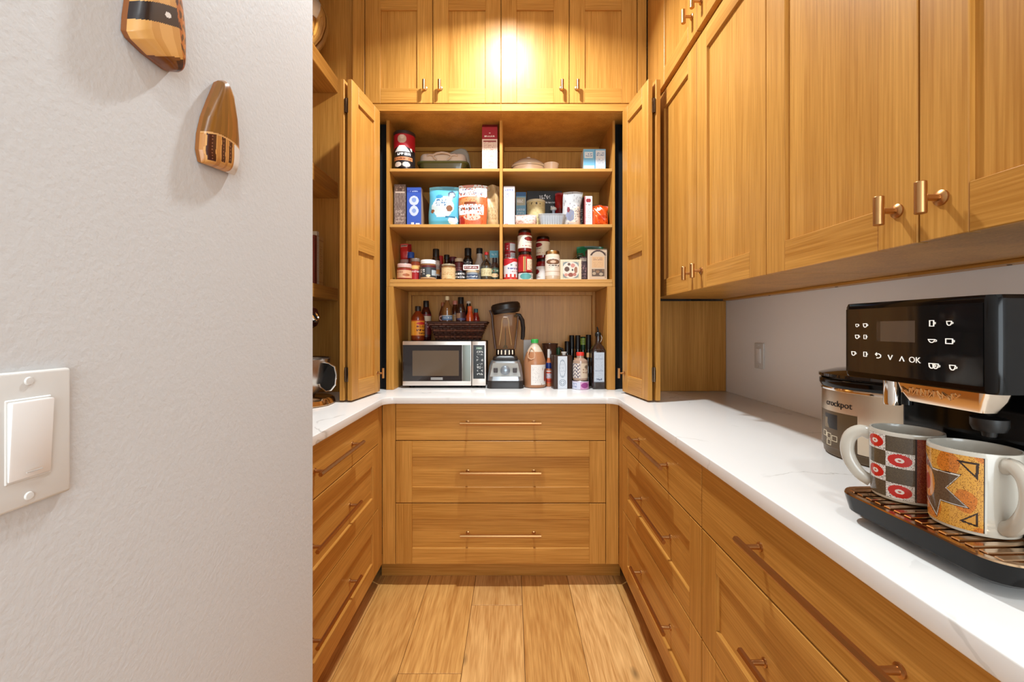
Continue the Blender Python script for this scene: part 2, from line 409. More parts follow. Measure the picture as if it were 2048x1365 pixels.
base_cabinet('base_cabinet', 'oak drawer cabinet on the right under the coffee machine', (.513, 1.1545, 0), R(-90), .865, (0, .865))
base_cabinet('base_cabinet', 'oak drawer cabinet on the right closest to the doorway', (.513, .289, 0), R(-90), .865, (0, .865))

# continuous worktop round three sides
def rnd(cx, cy, r, a0, a1, n=8): return [(cx+r*math.cos(R(a0+(a1-a0)*i/n)), cy+r*math.sin(R(a0+(a1-a0)*i/n))) for i in range(n+1)]
EL, ER, EB, cr = -.605, .4955, 2.028, .05
poly = [(EL, HALLY+.002), ] + rnd(EL+cr, EB-cr, cr, 180, 90) + rnd(ER-cr, EB-cr, cr, 90, 0) + [(ER, -.6), (XR-.001, -.6), (XR-.001, YB-.001), (XL+.001, YB-.001), (XL+.001, HALLY+.002)]
tag(prism('countertop', poly, .882, .914, QUARTZ, None, bev=.003), 'white quartz worktop with faint grey veins running round three sides', 'countertop')

# ---- upper cabinets
def upper_cabinet(label, loc, rot, width, z0, z1, doors, depth, handles, yh=.066, base=0, name='wall_cabinet', zdoor=None):
    t = thing(name, label, 'cabinet', loc, rot, local=True)
    zd = zdoor if zdoor is not None else z0
    box('body', (0, width), (.0215, depth), (z0+.006, z1), WOOD['z'], t)
    for (a, b_), hs in zip(doors, handles):
        d = shaker(t, 'door', (a+GAP, b_-GAP), (zd+GAP, z1-.03-GAP), 0, 'z')
        tee_handle(d, (b_-.039) if hs > 0 else (a+.039), zd+yh, 0)
    return t
XU = .687
dz = [2.0076, 1.5875, 1.155, .7214, .288]
for (i, z0, z1, yh, l1, l2) in ((0, 1.385, 2.3726, .066, 'tall oak wall cabinet on the right beside the open folding door', 'tall oak wall cabinet on the right above the coffee machine'),
                               (1, 2.3456, 2.97, .085, 'short oak top cabinet on the right, next to the back corner', 'short oak top cabinet on the right, nearer the doorway')):
    for j, lb in ((0, l1), (1, l2)):
        y0 = dz[2*j] if j else 2.0076; f = 0 if j else .16
        t = upper_cabinet(lb, (XU, y0+f, 0), R(-90), y0+f-dz[2*j+2], z0, z1 if i else z1-.0285, [(f, f+dz[2*j]-dz[2*j+1]), (f+dz[2*j]-dz[2*j+1], f+dz[2*j]-dz[2*j+2])], XR-XU-.002, (1, -1), yh)
        if f: box('filler', (0, f-.001), (.002, .0212), (z0, z1-.03), WOOD['z'], t)
        if i == 0:
            wdt = y0+f-dz[2*j+2]
            box('wall_cleat', (0, wdt), (XR-XU-.045, XR-XU-.003), (z0-.003, z0+.0058), WOOD['x'], t)
            for s in ((.5, .25, .75) if j else (.35, .72)):
                lathe('screw', [(0, 0), (.0045, 0), (.004, -.0016), (.0012, -.001), (0, -.001)], HINGE, t, (wdt*s, XR-XU-.022, z0-.003), 12)
        else: box('top_filler', (0, y0+f-dz[2*j+2]), (.004, .0212), (z1-.03, CEIL-.001), WOOD['x'], t)
# over the pantry nook: four doors in two cabinets
UY, bx = 2.17, [-.749, -.4029, -.056, .291, .637]
for j, lb in ((0, 'pair of oak overhead doors at the back, left of the bright lamp reflection'), (1, 'pair of oak overhead doors at the back, right of the bright lamp reflection')):
    xa = -.811 if j == 0 else -.056; xb = -.056 if j == 0 else XU-.002
    t = upper_cabinet(lb, (xa, UY, 0), 0, xb-xa, 2.342, 2.97, [(bx[2*j]-xa, bx[2*j+1]-xa), (bx[2*j+1]-xa, bx[2*j+2]-xa)], .478, (1, -1), .077, zdoor=2.386)
    box('bottom_rail', (0, xb-xa), (.0005, .0214), (2.348, 2.3845), WOOD['x'], t)
    if j == 0: box('filler', (0, bx[0]-xa-.002), (.001, .0213), (2.386, 2.97), WOOD['z'], t)
    else: box('filler', (bx[4]-xa+.002, xb-xa), (.001, .0213), (2.386, 2.97), WOOD['z'], t)
    box('top_filler', (0, xb-xa), (.004, .0212), (2.9405, CEIL-.001), WOOD['x'], t)

# ---- pantry nook (hutch) standing on the worktop, with folding doors
HY, HB = 2.27, 2.62
hx0, hx1 = -.669, .5486
ix0, ix1 = -.652, .5345
h = thing('pantry_hutch', 'open oak pantry hutch full of groceries with folded-back doors', 'cabinet', ((hx0+hx1)/2, HY, .914))
Z0 = .9145
box('side_panel', (hx0, ix0), (HY, HB+.02), (1.4635, 2.42), WOOD['z'], h); box('side_panel', (ix1, hx1), (HY, HB+.02), (1.4635, 2.42), WOOD['z'], h)
box('side_panel', (hx0, -.630), (HY-.002, HB+.02), (Z0, 1.463), WOOD['z'], h); box('side_panel', (.506, hx1), (HY-.002, HB+.02), (Z0, 1.463), WOOD['z'], h)
box('divider', (-.066, -.05), (HY, HB), (1.504, 2.3585), WOOD['z'], h)
for xa, xb in ((ix0, -.0665), (-.0495, ix1)):
    box('shelf', (xa+.0005, xb-.0005), (HY+.001, HB), (2.077, 2.093), EDGE['x'], h); box('shelf', (xa+.0005, xb-.0005), (HY+.001, HB), (1.78, 1.796), EDGE['x'], h)
    box('cleat', (xa+.002, xb-.002), (HB-.016, HB-.0005), (2.325, 2.3585), WOOD['x'], h)
box('shelf', (ix0+.0005, ix1-.0005), (HY+.001, HB), (1.484, 1.503), EDGE['x'], h)
box('rail', (ix0+.0005, ix1-.0005), (HY-.001, HB), (1.4638, 1.4825), EDGE['x'], h)
box('top_panel', (ix0+.0005, ix1-.0005), (HY, HB), (2.359, 2.40), WOOD['x'], h)
box('back_panel', (hx0+.003, hx1-.003), (HB+.0005, HB+.012), (Z0, 2.40), WOOD['z'], h)
for n, x, z in (('back_frame', (-.6295, -.611), (Z0, 1.4635)), ('back_frame', (.487, .5055), (Z0, 1.4635)), ('back_frame', (-.6105, .4865), (1.442, 1.4635))):
    box(n, x, (HB-.035, HB), z, WOOD['z' if 'x' not in n else 'x'], h)
for xa, xb in ((-.769, hx0-.001), (hx1+.001, .642)):  # black sheets standing in for deep shade behind the folded doors
    box('recess_shade_panel', (xa, xb), (HY+.03, HY+.034), (Z0, 2.34), RECESS_SHADE, h, bev=0)
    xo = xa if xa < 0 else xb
    box('recess_shade_panel', (xo-.002, xo+.002), (2.2, HY+.03), (Z0, 2.34), RECESS_SHADE, h, bev=0)
def leaf(near, far, side, knob):
    """one folding leaf from near to far point (x,y); frame faces the aisle when side>0"""
    p = Vector((near[0], near[1], 0)); q = Vector((far[0], far[1], 0)); v = q-p; wd = v.length; ang = math.atan2(v.y, v.x)
    z0, z1, st = .922, 2.343, .062
    th = .021
    org = Vector((p.x, p.y, z0)); sgn = side       # sgn=+1: face on the left of near->far
    me_core = boxmesh(wd-.006, th-2*FR, z1-z0-.006)
    d = link('door_leaf', me_core if not me_core.materials else me_core, WOOD['z'], h, (0, 0, 0))
    d.location = org + Matrix.Rotation(ang, 3, 'Z') @ Vector((wd/2, -sgn*th/2, (z1-z0)/2)) - WLOC[h.name]; d.rotation_euler = (0, 0, ang)
    WLOC[d.name] = Vector((wd/2, 0, (z1-z0)/2))
    H = z1-z0
    for a, b_ in ((0, st), (wd-st, wd)): box('stile', (a, b_), (-th/2, th/2), (0, H), WOOD['z'], d, bev=.0014)
    for a, b_ in ((0, .085), (.674, .75), (H-.08, H)): box('rail', (st, wd-st), (-th/2, th/2), (a, b_), WOOD['x'], d, bev=.0014)
    if knob:
        bm = bmesh.new(); M = Matrix.Rotation(R(90*sgn*-1), 4, 'X')
        add_lathe(bm, [(.0001, 0), (.0095, 0), (.0095, .003), (.005, .005), (.0042, .026)], 14, M)
        add_lathe(bm, [(.0001, -.025), (.0065, -.025), (.0065, .025), (.0001, .025)], 14, Matrix.Translation((0, sgn*.03, 0)))
        link('handle', from_bm('handle', bm), BRASS, d, (wd-.028, sgn*th/2, .095))
    else:
        for hz in (.115, H-.115):
            bm = bmesh.new(); add_box(bm, (-.0006, .0012), (-.004, .017), (-.032, .032), .0004)
            add_tube(bm, [(-.002, .0066, -.032), (-.002, .0066, .032)], .0036, 8)
            for k in (-.018, 0, .018): add_lathe(bm, [(.0001, 0), (.0032, 0), (.002, .001), (.0001, .001)], 8, Matrix.Translation((-.0006, .014, k)) @ Matrix.Rotation(R(-90), 4, 'Y'))
            link('hinge', from_bm('hinge', bm), HINGE, d, (.004, -sgn*.0 + (th/2 if sgn > 0 else -th/2-.0135), hz))
    return d
leaf((-.7069, 1.883), (-.6705, 2.167), -1, True)
leaf((-.7417, 1.883), (-.707, 2.175), -1, False)
leaf((.600, 1.883), (.5608, 2.167), 1, True)
leaf((.6356, 1.883), (.597, 2.175), 1, False)

# ---- end panels and shelves at the sides
tag(box('end_panel', (XL+.002, -.772), (2.2, 2.218), (.9145, CEIL-.002), WOOD['z']), 'tall oak panel closing the open shelves at the back left', 'panel')
tag(box('end_panel', (.645, XR-.002), (2.221, 2.239), (.9145, 1.384), WOOD['z']), 'oak panel under the right wall cabinets, behind the folding door', 'panel')
for (z0, z1, lb) in ((2.455, 2.531, 'highest thick oak wall shelf on the left, below the steel pot'), (1.912, 1.99, 'middle thick oak wall shelf on the left'), (1.384, 1.447, 'lowest thick oak wall shelf on the left, holding books')):
    tag(box('wall_shelf', (XL+.002, -.897), (HALLY+.004, 2.199), (z0, z1), WOOD['y'], bev=.002), lb, 'shelf')

# ================================================================== THINGS ON THE SHELVES
def plastic(rgb, rough=.4): return mat('plastic_%d_%d_%d_%g' % (*rgb, rough), rgb, rough)
def glassy(rgb): return mat('filled_glass_%d_%d_%d' % rgb, rgb, .07, coat=.6)
CLEAR = mat('clear_glass', (250, 250, 248), .03, trans=1, ior=1.35)
def solid(c): return lambda u, v: c
def lab(bg, *layers):
    """label painter: layers are (test(u,v), colour)"""
    def f(u, v):
        c = bg
        for t, k in layers:
            if t(u, v): c = k
        return c
    return f
def rc(u0, u1, v0, v1): return lambda u, v: u0 <= u <= u1 and v0 <= v <= v1
def el(cu, cv, ru, rv): return lambda u, v: ((u-cu)/ru)**2+((v-cv)/rv)**2 <= 1
def ring(cu, cv, ru, rv, k=.6): return lambda u, v: k*k <= ((u-cu)/ru)**2+((v-cv)/rv)**2 <= 1
def tx(u0, u1, v0, v1, n, rows=1, seed=1, dens=.62): return lambda u, v: ink(u, v, (u0, u1, v0, v1), n, rows, seed, dens)
def nz(p, seed=0, n=40):
    def t(u, v):
        return random.Random(hash((seed, int(u*n), int(v*n)))).random() < p
    return t

def canister(name, label, cat, x, y, z, r, h, print_=None, body=(210, 210, 205), lid=None, group=None, paint_from=.03, paint_to=.97, metal=True, nu=48, nv=40):
    """straight tin or tub: body with seams, wrap-round label, lid"""
    t = thing(name, label, cat, (x, y, z), group=group, local=True)
    bm_ = mat('tin_%d_%d_%d' % body, body, .3, 1 if metal else 0)
    lathe('body', [(0, 0), (r*.95, 0), (r, .002), (r, .004), (r*.985, .006), (r*.985, h-.006), (r, h-.004), (r, h-.002), (r*.96, h), (r*.93, h-.003), (0, h-.003)], bm_, t, (0, 0, 0), 28)
    if print_: sheet('label', arc(r*1.004, h*paint_from, h*paint_to, -120, 120), nu, nv, print_, PAPER, t)
    if lid: lathe('lid', [(r*1.01, h-.010), (r*1.035, h-.009), (r*1.035, h), (r*1.01, h+.002), (r*.9, h+.002), (r*.88, h+.0005), (0, h+.0005)], plastic(lid), t, (0, 0, 0), 28)
    return t
def jar(name, label, x, y, z, r, h, body, lid, print_=None, lv=(.12, .66), lidh=.15, cat='jar', group=None, sh=.80, neck=.8, nu=44, nv=34, lidm=None, m=PAPER):
    t = thing(name, label, cat, (x, y, z), group=group, local=True)
    lathe('body', [(0, .002), (r*.8, 0), (r*.94, .002), (r, .009), (r, h*(sh-.12)), (r*.97, h*(sh-.07)), (r*neck, h*(sh+.01)), (r*neck, h*(1-lidh)+.002)], glassy(body), t, (0, 0, 0), 28)
    if print_: sheet('label', arc(r*1.006, h*lv[0], h*lv[1], -115, 115), nu, nv, print_, m, t)
    k = neck*1.06
    lathe('lid', [(0, h*(1-lidh)), (r*k, h*(1-lidh)), (r*k, h-.003), (r*(k-.05), h), (r*(k-.12), h), (r*(k-.15), h-.001), (0, h-.001)], lidm or plastic(lid), t, (0, 0, 0), 28)
    return t
def bottle(name, label, x, y, z, r, h, body, cap, print_=None, lv=(.08, .5), sh=.58, neckr=.36, caph=.14, capr=None, cat='bottle', group=None, nu=36, nv=36, clear=False, capm=None, sq=False):
    t = thing(name, label, cat, (x, y, z), group=group, local=True)
    n = r*neckr
    prof = [(0, .004), (r*.7, 0), (r*.93, .001), (r, .007), (r, h*sh), (r*.95, h*(sh+.05)), (r*.74, h*(sh+.12)), (n*1.15, h*(sh+.2)), (n, h*(sh+.24)), (n, h*(1-caph)+.002)]
    lathe('body', prof, CLEAR if clear else glassy(body), t, (0, 0, 0), 24)
    if clear: lathe('contents', [(0, .005), (r*.93, .005), (r*.93, h*sh*.96), (0, h*sh*.96)], glassy(body), t, (0, 0, 0), 24)
    if print_: sheet('label', arc(r*1.008, h*lv[0], h*lv[1], -110, 110), nu, nv, print_, PAPER, t)
    c = capr*r if capr else n*1.22
    lathe('cap', [(0, h*(1-caph)), (c, h*(1-caph)), (c, h-.003), (c*.9, h), (0, h)], capm or plastic(cap), t, (0, 0, 0), 20)
    return t
def carton(name, label, x, y, z, w, h, d, front, side=None, cat='box', rot=0, group=None, nu=40, nv=60, m=PAPER, rough=.5, base=(200, 195, 185)):
    """printed box: body plus printed front panel; x,y = centre of the front face, y going back"""
    t = thing(name, label, cat, (x, y, z), rot, group=group, local=True)
    box('body', (-w/2, w/2), (0, d), (0, h), plastic(base, rough), t, bev=.0008)
    sheet('front_panel', flat(-w/2+.0006, w/2-.0006, .0006, h-.0006, -.0005), nu, nv, front, m, t, smooth=False)
    if side:
        sg = 1 if x < 0 else -1                    # the side that shows from the aisle
        sheet('side_panel', (lambda u, v: (sg*(w/2+.0005), (u if sg > 0 else 1-u)*(d-.001)+.0005, .0006+(h-.0012)*v)), nu//2, nv, side, m, t, smooth=False)
    for k in (-1, 1):
        box('top_flap', (-w/2+.001, w/2-.001), ((0 if k < 0 else d/2)+.0008, (d/2 if k < 0 else d)-.0008), (h, h+.0008), plastic(base, rough), t, bev=0)
    return t
def pouch(name, label, x, y, z, w, h, d, colf, cat='bag', rot=0, group=None, nu=44, nv=52, m=FILM, seed=0, top=.06, wr=.006, gus=.35, back=(190, 185, 180), slump=0.0):
    """filled stand-up bag with a flat crimped top, softly wrinkled"""
    t = thing(name, label, cat, (x, y, z), rot, group=group, local=True)
    rr = random.Random(seed); ph = [(rr.uniform(3, 9), rr.uniform(3, 9), rr.uniform(0, 6.3)) for _ in range(4)]
    def surf(s):
        def f(u, v):
            a = 2*u-1
            full = min(1, (1-v-top)/.45) if v < 1-top else 0
            full = max(0, full)**.6 * (.75+.25*min(1, v/.12))
            th = d/2*full*(1-abs(a)**3.2)**.7 if abs(a) < 1 else 0
            ww = w/2*(1-.05*full*(1-v) - .03*math.sin(v*7+seed))
            k = sum(math.sin(u*p+v*q+r) for p, q, r in ph)*wr*.3*(1-abs(a)**4)*(.4+.6*v)
            return (a*ww+slump*v*v, -s*th-(k if s > 0 else 0)-(.0004 if s > 0 else -.0004), v*h*(1-.03*abs(a)**2))
        return f
    sheet('front', surf(1), nu, nv, colf, m, t); sheet('back', surf(-1), 14, 16, solid(back), m, t)
    bm = bmesh.new(); add_box(bm, (-w*.49, w*.49), (-.0011, .0011), (h*(1-top*.75), h*(1-top*.15)))
    return t

# ------------------------------------------------------------------ top shelf of the hutch
SA, SB, SC, CT = 2.0932, 1.7962, 1.5032, .9142
def base_y(base, y): return base
oat = lab((20, 15, 18),
    (rc(0, 1, .62, .95), (178, 22, 40)), (lambda u, v: v > .52 and v > .62-.35*abs(u-.5), (178, 22, 40)),
    (el(.5, .80, .10, .12), (205, 180, 160)), (el(.5, .86, .05, .06), (225, 205, 190)),
    (lambda u, v: .44 < v < .62 and abs(u-.5) < .2-(v-.44)*.8, (232, 228, 224)),
    (tx(.24, .76, .44, .58, 7, 1, 3, .8), (245, 243, 240)), (tx(.3, .72, .32, .44, 5, 1, 4, .8), (245, 243, 240)),
    (rc(.28, .75, .2, .3), (205, 132, 84)), (tx(.3, .73, .21, .29, 10, 1, 5), (120, 60, 30)),
    (el(.4, .09, .09, .07), (222, 205, 190)), (el(.6, .09, .09, .07), (222, 205, 190)), (rc(0, 1, .95, 1), (60, 30, 30)))
canister('oatmeal_canister', 'red and black round oatmeal canister at the left end of the top shelf', 'canister', WX(809, 2.325), 2.325, SA, .0565, .203, oat, (60, 50, 48), lid=(46, 40, 40), nu=90, nv=70)
def roundrect(hw, hd, r, n=6):
    pts = []
    for cx, cy, a in ((hw-r, hd-r, 0), (-hw+r, hd-r, 90), (-hw+r, -hd+r, 180), (hw-r, -hd+r, 270)):
        pts += [(cx+r*math.cos(R(a+90*i/n)), cy+r*math.sin(R(a+90*i/n))) for i in range(n+1)]
    return pts
def loft(name, layers, m, parent, loc=(0, 0, 0), cap=True, angle=35):
    """skin through closed outlines: [(outline, z)]"""
    bm = bmesh.new(); rings = [[bm.verts.new((x, y, z)) for x, y in o] for o, z in layers]
    for A, B in zip(rings, rings[1:]):
        for k in range(len(A)): bm.faces.new((A[k], A[(k+1) % len(A)], B[(k+1) % len(A)], B[k]))
    if cap: bm.faces.new(rings[0][::-1]); bm.faces.new(rings[-1])
    return link(name, from_bm(name, bm, angle), m, parent, loc)
CREAM = plastic((226, 208, 190), .25)
t = thing('casserole_dish', 'olive baking dish with a cream loop-handled lid on the top shelf', 'dish', (WX(884, 2.37), 2.446, SA), local=True)
loft('dish', [(roundrect(.118, .058, .03), 0), (roundrect(.136, .068, .035), .07)], mat('olive_glass', (92, 88, 50), .1, coat=.5), t)
loft('rim', [(roundrect(.142, .072, .038), .070), (roundrect(.146, .076, .04), .072), (roundrect(.146, .076, .04), .080), (roundrect(.138, .069, .036), .083)], mat('olive_rim', (98, 102, 58), .25), t)
loft('lid', [(roundrect(.132, .066, .036), .083), (roundrect(.130, .064, .036), .115), (roundrect(.124, .058, .034), .126), (roundrect(.11, .05, .03), .130)], CREAM, t)
tube('lid_handle', [(-0.085, -0.064, 0.112), (-0.07, -0.071, 0.116), (-0.05, -0.074, 0.112), (-0.03, -0.075, 0.122), (0, -0.076, 0.126), (0.03, -0.075, 0.122), (0.05, -0.074, 0.112), (0.07, -0.071, 0.116), (0.085, -0.064, 0.112)], .006, plastic((196, 176, 160), .3), t)
tube('lid_handle', [(-0.05, -0.074, 0.11), (-0.045, -0.075, 0.096), (-0.03, -0.07, 0.088)], .005, plastic((196, 176, 160), .3), t)
tube('lid_handle', [(0.05, -0.074, 0.11), (0.045, -0.075, 0.096), (0.03, -0.07, 0.088)], .005, plastic((196, 176, 160), .3), t)
t = thing('storage_tray', 'pale grey rounded lid leaning behind the olive dish', 'lid', (-.345, 2.545, SA), local=True)
GLID = mat('frosted_lid', (178, 168, 152), .3)
def upright(name, poly, y0, y1, m, parent):
    bm = bmesh.new(); A = [bm.verts.new((x, y0, z)) for x, z in poly]; B = [bm.verts.new((x, y1, z)) for x, z in poly]; n = len(poly)
    bm.faces.new(A); bm.faces.new(B[::-1])
    for i in range(n): bm.faces.new((A[i], A[(i+1) % n], B[(i+1) % n], B[i]))
    return link(name, from_bm(name, bm), m, parent, (0, 0, 0))
lp = [(-.11, .0005), (.085, .0005), (.100, .03), (.098, .12), (.086, .19), (.07, .215), (.045, .222), (.015, .214), (-.11, .155)]
upright('panel', [(x*.94, .006+z*.94) for x, z in lp], -.012, -.004, GLID, t)
upright('rim', lp, -.004, .006, mat('frosted_rim', (150, 138, 120), .3), t)
broth = lab((236, 208, 188), (rc(0, 1, .72, 1), (160, 22, 36)), (el(.5, .86, .05, .015), (240, 220, 210)), (tx(.15, .85, .75, .81, 8, 1, 11, .7), (242, 226, 216)),
    (tx(.08, .92, .06, .68, 16, 13, 12, .5), (196, 150, 130)), (rc(.08, .92, .655, .675), (150, 60, 60)))
t = carton('broth_carton', 'red and beige gable-top broth carton beside the hutch divider', WX(979.5, 2.29), 2.29, SA, .083, .23, .06, broth, base=(150, 26, 38))
bm = bmesh.new()
vv = [bm.verts.new(p) for p in ((-.0415, 0, .231), (.0415, 0, .231), (.0415, .06, .231), (-.0415, .06, .231), (-.0415, .03, .258), (.0415, .03, .258))]
for f in ((0, 1, 5, 4), (2, 3, 4, 5), (1, 2, 5), (3, 0, 4)): bm.faces.new([vv[i] for i in f])
link('gable', from_bm('gable', bm, 20), plastic((120, 18, 30), .5), t, (0, 0, 0))
t = thing('casserole_dish', 'small cream oval casserole with a pale lid on the upper right shelf', 'dish', (WX(1057, 2.42), 2.42, SA), local=True)
lathe('dish', [(0, 0), (.07, 0), (.082, .004), (.09, .05), (.092, .055), (0, .055)], CREAM, t, (0, 0, 0), 40, sx=1, sy=.75)
lathe('lid', [(.095, .056), (.098, .06), (.098, .066), (.09, .076), (.06, .098), (.02, .106), (0, .107)], mat('lid_glass', (206, 190, 170), .12, coat=.5), t, (0, 0, 0), 40, sx=1, sy=.75)
lathe('knob', [(.006, .105), (.012, .112), (.012, .116), (0, .118)], CREAM, t, (0, 0, 0), 20)
t = thing('small_bowl', 'small cream bowl right of the cream oval casserole', 'bowl', (WX(1102, 2.40), 2.40, SA), local=True)
lathe('bowl', [(0, .006), (.014, 0), (.03, .0), (.034, .012), (.044, .07), (.042, .07), (.03, .014), (0, .01)], CREAM, t, (0, 0, 0), 28)
lathe('foot_ring', [(.018, 0), (.026, 0), (.026, .002), (.018, .002)], CREAM, t, (0, 0, 0), 24)
bluebox = lab((120, 186, 222), (rc(.06, .42, .62, .88), (214, 228, 238)), (rc(.02, .5, .08, .3), (190, 216, 232)), (rc(.56, .98, .05, .95), (222, 230, 238)), (rc(.5, .56, 0, 1), (90, 160, 210)),
    (tx(.6, .94, .7, .86, 6, 2, 21), (110, 140, 180)), (tx(.6, .94, .14, .6, 8, 6, 22), (170, 186, 210)), (tx(.1, .4, .66, .84, 6, 2, 23), (90, 140, 190)))
carton('tea_box', 'light blue and white box alone at the right of the top shelf', WX(1189, 2.33), 2.33, SA, .122, .128, .09, bluebox, side=solid((205, 210, 214)), base=(196, 206, 214))

# ------------------------------------------------------------------ second shelf
brownbox = lab((122, 104, 96), (nz(.3, 1, 22), (104, 84, 78)), (nz(.15, 2, 22), (146, 128, 118)), (rc(.1, .9, .8, .84), (206, 186, 170)), (tx(.12, .88, .84, .97, 4, 2, 31), (190, 170, 156)), (tx(.12, .88, .1, .4, 5, 4, 32), (176, 158, 146)))
carton('snack_box', 'grey-brown printed box at the left end of the second shelf', WX(800, 2.33), 2.33, SB, .064, .232, .13, brownbox, side=solid((88, 70, 64)), base=(96, 78, 70))
blue2 = lab((48, 84, 178), (rc(0, 1, .86, .94), (34, 62, 150)), (el(.5, .66, .34, .12), (196, 206, 226)), (el(.5, .4, .32, .13), (196, 206, 226)), (el(.5, .68, .16, .06), (128, 152, 206)), (el(.5, .4, .14, .06), (128, 152, 206)), (rc(.3, .5, .02, .1), (220, 226, 238)), (rc(.62, .9, .02, .08), (220, 226, 238)), (tx(.2, .8, .87, .93, 7, 1, 33), (160, 180, 226)))
carton('cookie_box', 'deep blue box beside the grey-brown one on the second shelf', WX(828, 2.32), 2.32, SB, .078, .213, .045, blue2, side=solid((196, 170, 150)), base=(40, 66, 150))
t = thing('cardboard_tray', 'open brown cardboard box with a raised flap behind the cyan bag', 'box', (-.300, 2.47, SB), local=True)
KR = mat('kraft_card', (176, 128, 80), .75)
KI = mat('card_inside', (168, 84, 44), .8)
for n, x, y, z in (('side', (-.2, -.196), (-.09, .09), (.001, .19)), ('side', (.16, .164), (-.09, .09), (.001, .17)), ('back', (-.195, .16), (.086, .09), (.001, .17)), ('base', (-.195, .16), (-.09, .085), (0, .003))):
    box(n, x, y, z, KR, t, bev=0)
bm = bmesh.new(); vv = [bm.verts.new(p) for p in ((-.199, -.09, .191), (-.199, .09, .191), (-.240, .09, .258), (-.240, -.088, .258))]; bm.faces.new(vv)
r_ = bmesh.ops.solidify(bm, geom=bm.faces[:], thickness=.003); link('flap', from_bm('flap', bm), KI, t, (0, 0, 0))
cyan = lab((92, 176, 204), (rc(0, 1, .9, 1), (120, 196, 220)), (lambda u, v: abs(u-.5)+abs(v-.47)*.9 < .42 and .22 < v < .74 and .12 < u < .86, (206, 220, 222)), (tx(.24, .74, .46, .66, 9, 3, 41), (70, 110, 150)), (el(.72, .42, .1, .08), (134, 84, 56)), (el(.16, .36, .06, .05), (134, 84, 56)), (el(.36, .72, .12, .05), (60, 140, 180)), (ring(.76, .78, .13, .1, .5), (44, 70, 96)), (tx(.7, .86, .74, .84, 4, 2, 42), (236, 240, 240)), (el(.84, .14, .15, .1), (232, 236, 238)), (rc(.6, .9, .2, .24), (36, 110, 150)))
pouch('snack_bag', 'cyan foil snack bag standing in the middle of the second shelf', WX(887, 2.335), 2.335, SB, .166, .222, .07, cyan, seed=3, slump=.008, back=(90, 160, 190))
orange = lab((206, 106, 62), (rc(0, 1, .70, 1), (226, 226, 228)), (rc(0, .8, .76, .96), (236, 228, 222)), (tx(.05, .55, .84, .93, 8, 1, 43, .75), (74, 62, 88)), (tx(.05, .9, .73, .82, 11, 1, 44, .6), (90, 70, 90)), (el(.4, .58, .34, .1), (188, 132, 82)), (rc(.22, .62, .5, .56), (120, 54, 30)), (rc(.02, .88, .26, .5), (238, 236, 234)), (tx(.08, .8, .34, .45, 11, 1, 45, .6), (90, 64, 66)), (el(.48, .2, .3, .08), (196, 186, 170)), (nz(.12, 5, 30), (196, 88, 48)), (el(.1, .1, .12, .12), (170, 44, 36)))
pouch('snack_bag', 'orange and white snack bag right of the cyan bag', WX(946, 2.325), 2.325, SB, .158, .228, .06, orange, seed=8, nu=60, nv=66, back=(200, 120, 90))
kraft = lab((196, 164, 116), (nz(.12, 7, 16), (182, 148, 100)), (tx(.2, .8, .15, .5, 5, 4, 46, .4), (160, 124, 80)), (rc(.3, .7, .6, .66), (170, 134, 90)))
pouch('paper_bag', 'crumpled tan paper bag squeezed against the hutch divider', WX(985, 2.36), 2.36, SB, .074, .236, .05, kraft, seed=12, m=PAPER, wr=.012, top=.1, back=(170, 136, 92))
wht = lab((226, 224, 228), (tx(.12, .88, .86, .95, 5, 1, 51, .8), (110, 116, 176)), (tx(.12, .88, .7, .84, 7, 3, 52, .5), (130, 134, 176)), (tx(.1, .9, .06, .66, 9, 11, 53, .35), (178, 180, 206)), (rc(.05, .4, .02, .06), (200, 110, 120)))
carton('cracker_box', 'tall white box with blue print right of the hutch divider', WX(1018.5, 2.32), 2.32, SB, .06, .218, .11, wht, base=(206, 204, 206))
teal = lab((112, 160, 186), (rc(0, 1, .9, 1), (48, 96, 146)), (rc(.06, .94, .66, .86), (180, 174, 150)), (tx(.1, .9, .7, .84, 6, 1, 54, .8), (226, 226, 222)), (tx(.1, .9, .2, .6, 7, 5, 55), (190, 206, 216)))
carton('pasta_box', 'narrow teal and blue box behind the clear tubs', WX(1042, 2.45), 2.45, SB, .058, .228, .1, teal, base=(70, 110, 150))
blk = lab((16, 15, 18), (tx(.35, .68, .80, .93, 5, 1, 56, .5), (206, 204, 204)), (tx(.22, .85, .70, .77, 15, 1, 57, .7), (214, 212, 212)), (tx(.62, .86, .54, .67, 4, 1, 58, .75), (220, 220, 220)), (el(.52, .9, .02, .03), (230, 230, 230)))
carton('pasta_box', 'wide black box with white lettering behind the beige tub', WX(1089, 2.5), 2.5, SB, .205, .250, .07, blk, base=(14, 13, 15), nu=80, nv=60)
beige = lab((206, 186, 134), (nz(.2, 9, 30), (194, 172, 118)), (tx(.35, .62, .84, .93, 6, 1, 59, .8), (60, 44, 30)), (rc(0, 1, 0, .04), (170, 146, 96)))
canister('storage_tub', 'beige cylindrical tub standing behind the clear tubs', 'canister', WX(1072, 2.435), 2.435, SB, .052, .168, beige, (190, 168, 120), lid=(216, 204, 170), metal=False)
t = pouch('clear_bag', 'small pale pink see-through bag lying at the shelf front', WX(1052, 2.325), 2.325, SB, .118, .064, .07, lab((206, 178, 168), (nz(.3, 10, 14), (220, 196, 188)), (nz(.15, 11, 14), (176, 140, 128))), seed=21, back=(200, 170, 160), gus=.5)
t = thing('plastic_tub', 'clear ribbed plastic tub at the shelf front before the black box', 'tub', (WX(1103, 2.335), 2.335, SB), local=True)
loft('shell', [(roundrect(.062, .035, .014), 0), (roundrect(.073, .042, .016), .058), (roundrect(.071, .040, .015), .058), (roundrect(.060, .033, .013), .002)], mat('thin_plastic', (200, 204, 210), .12, alpha=.45), t)
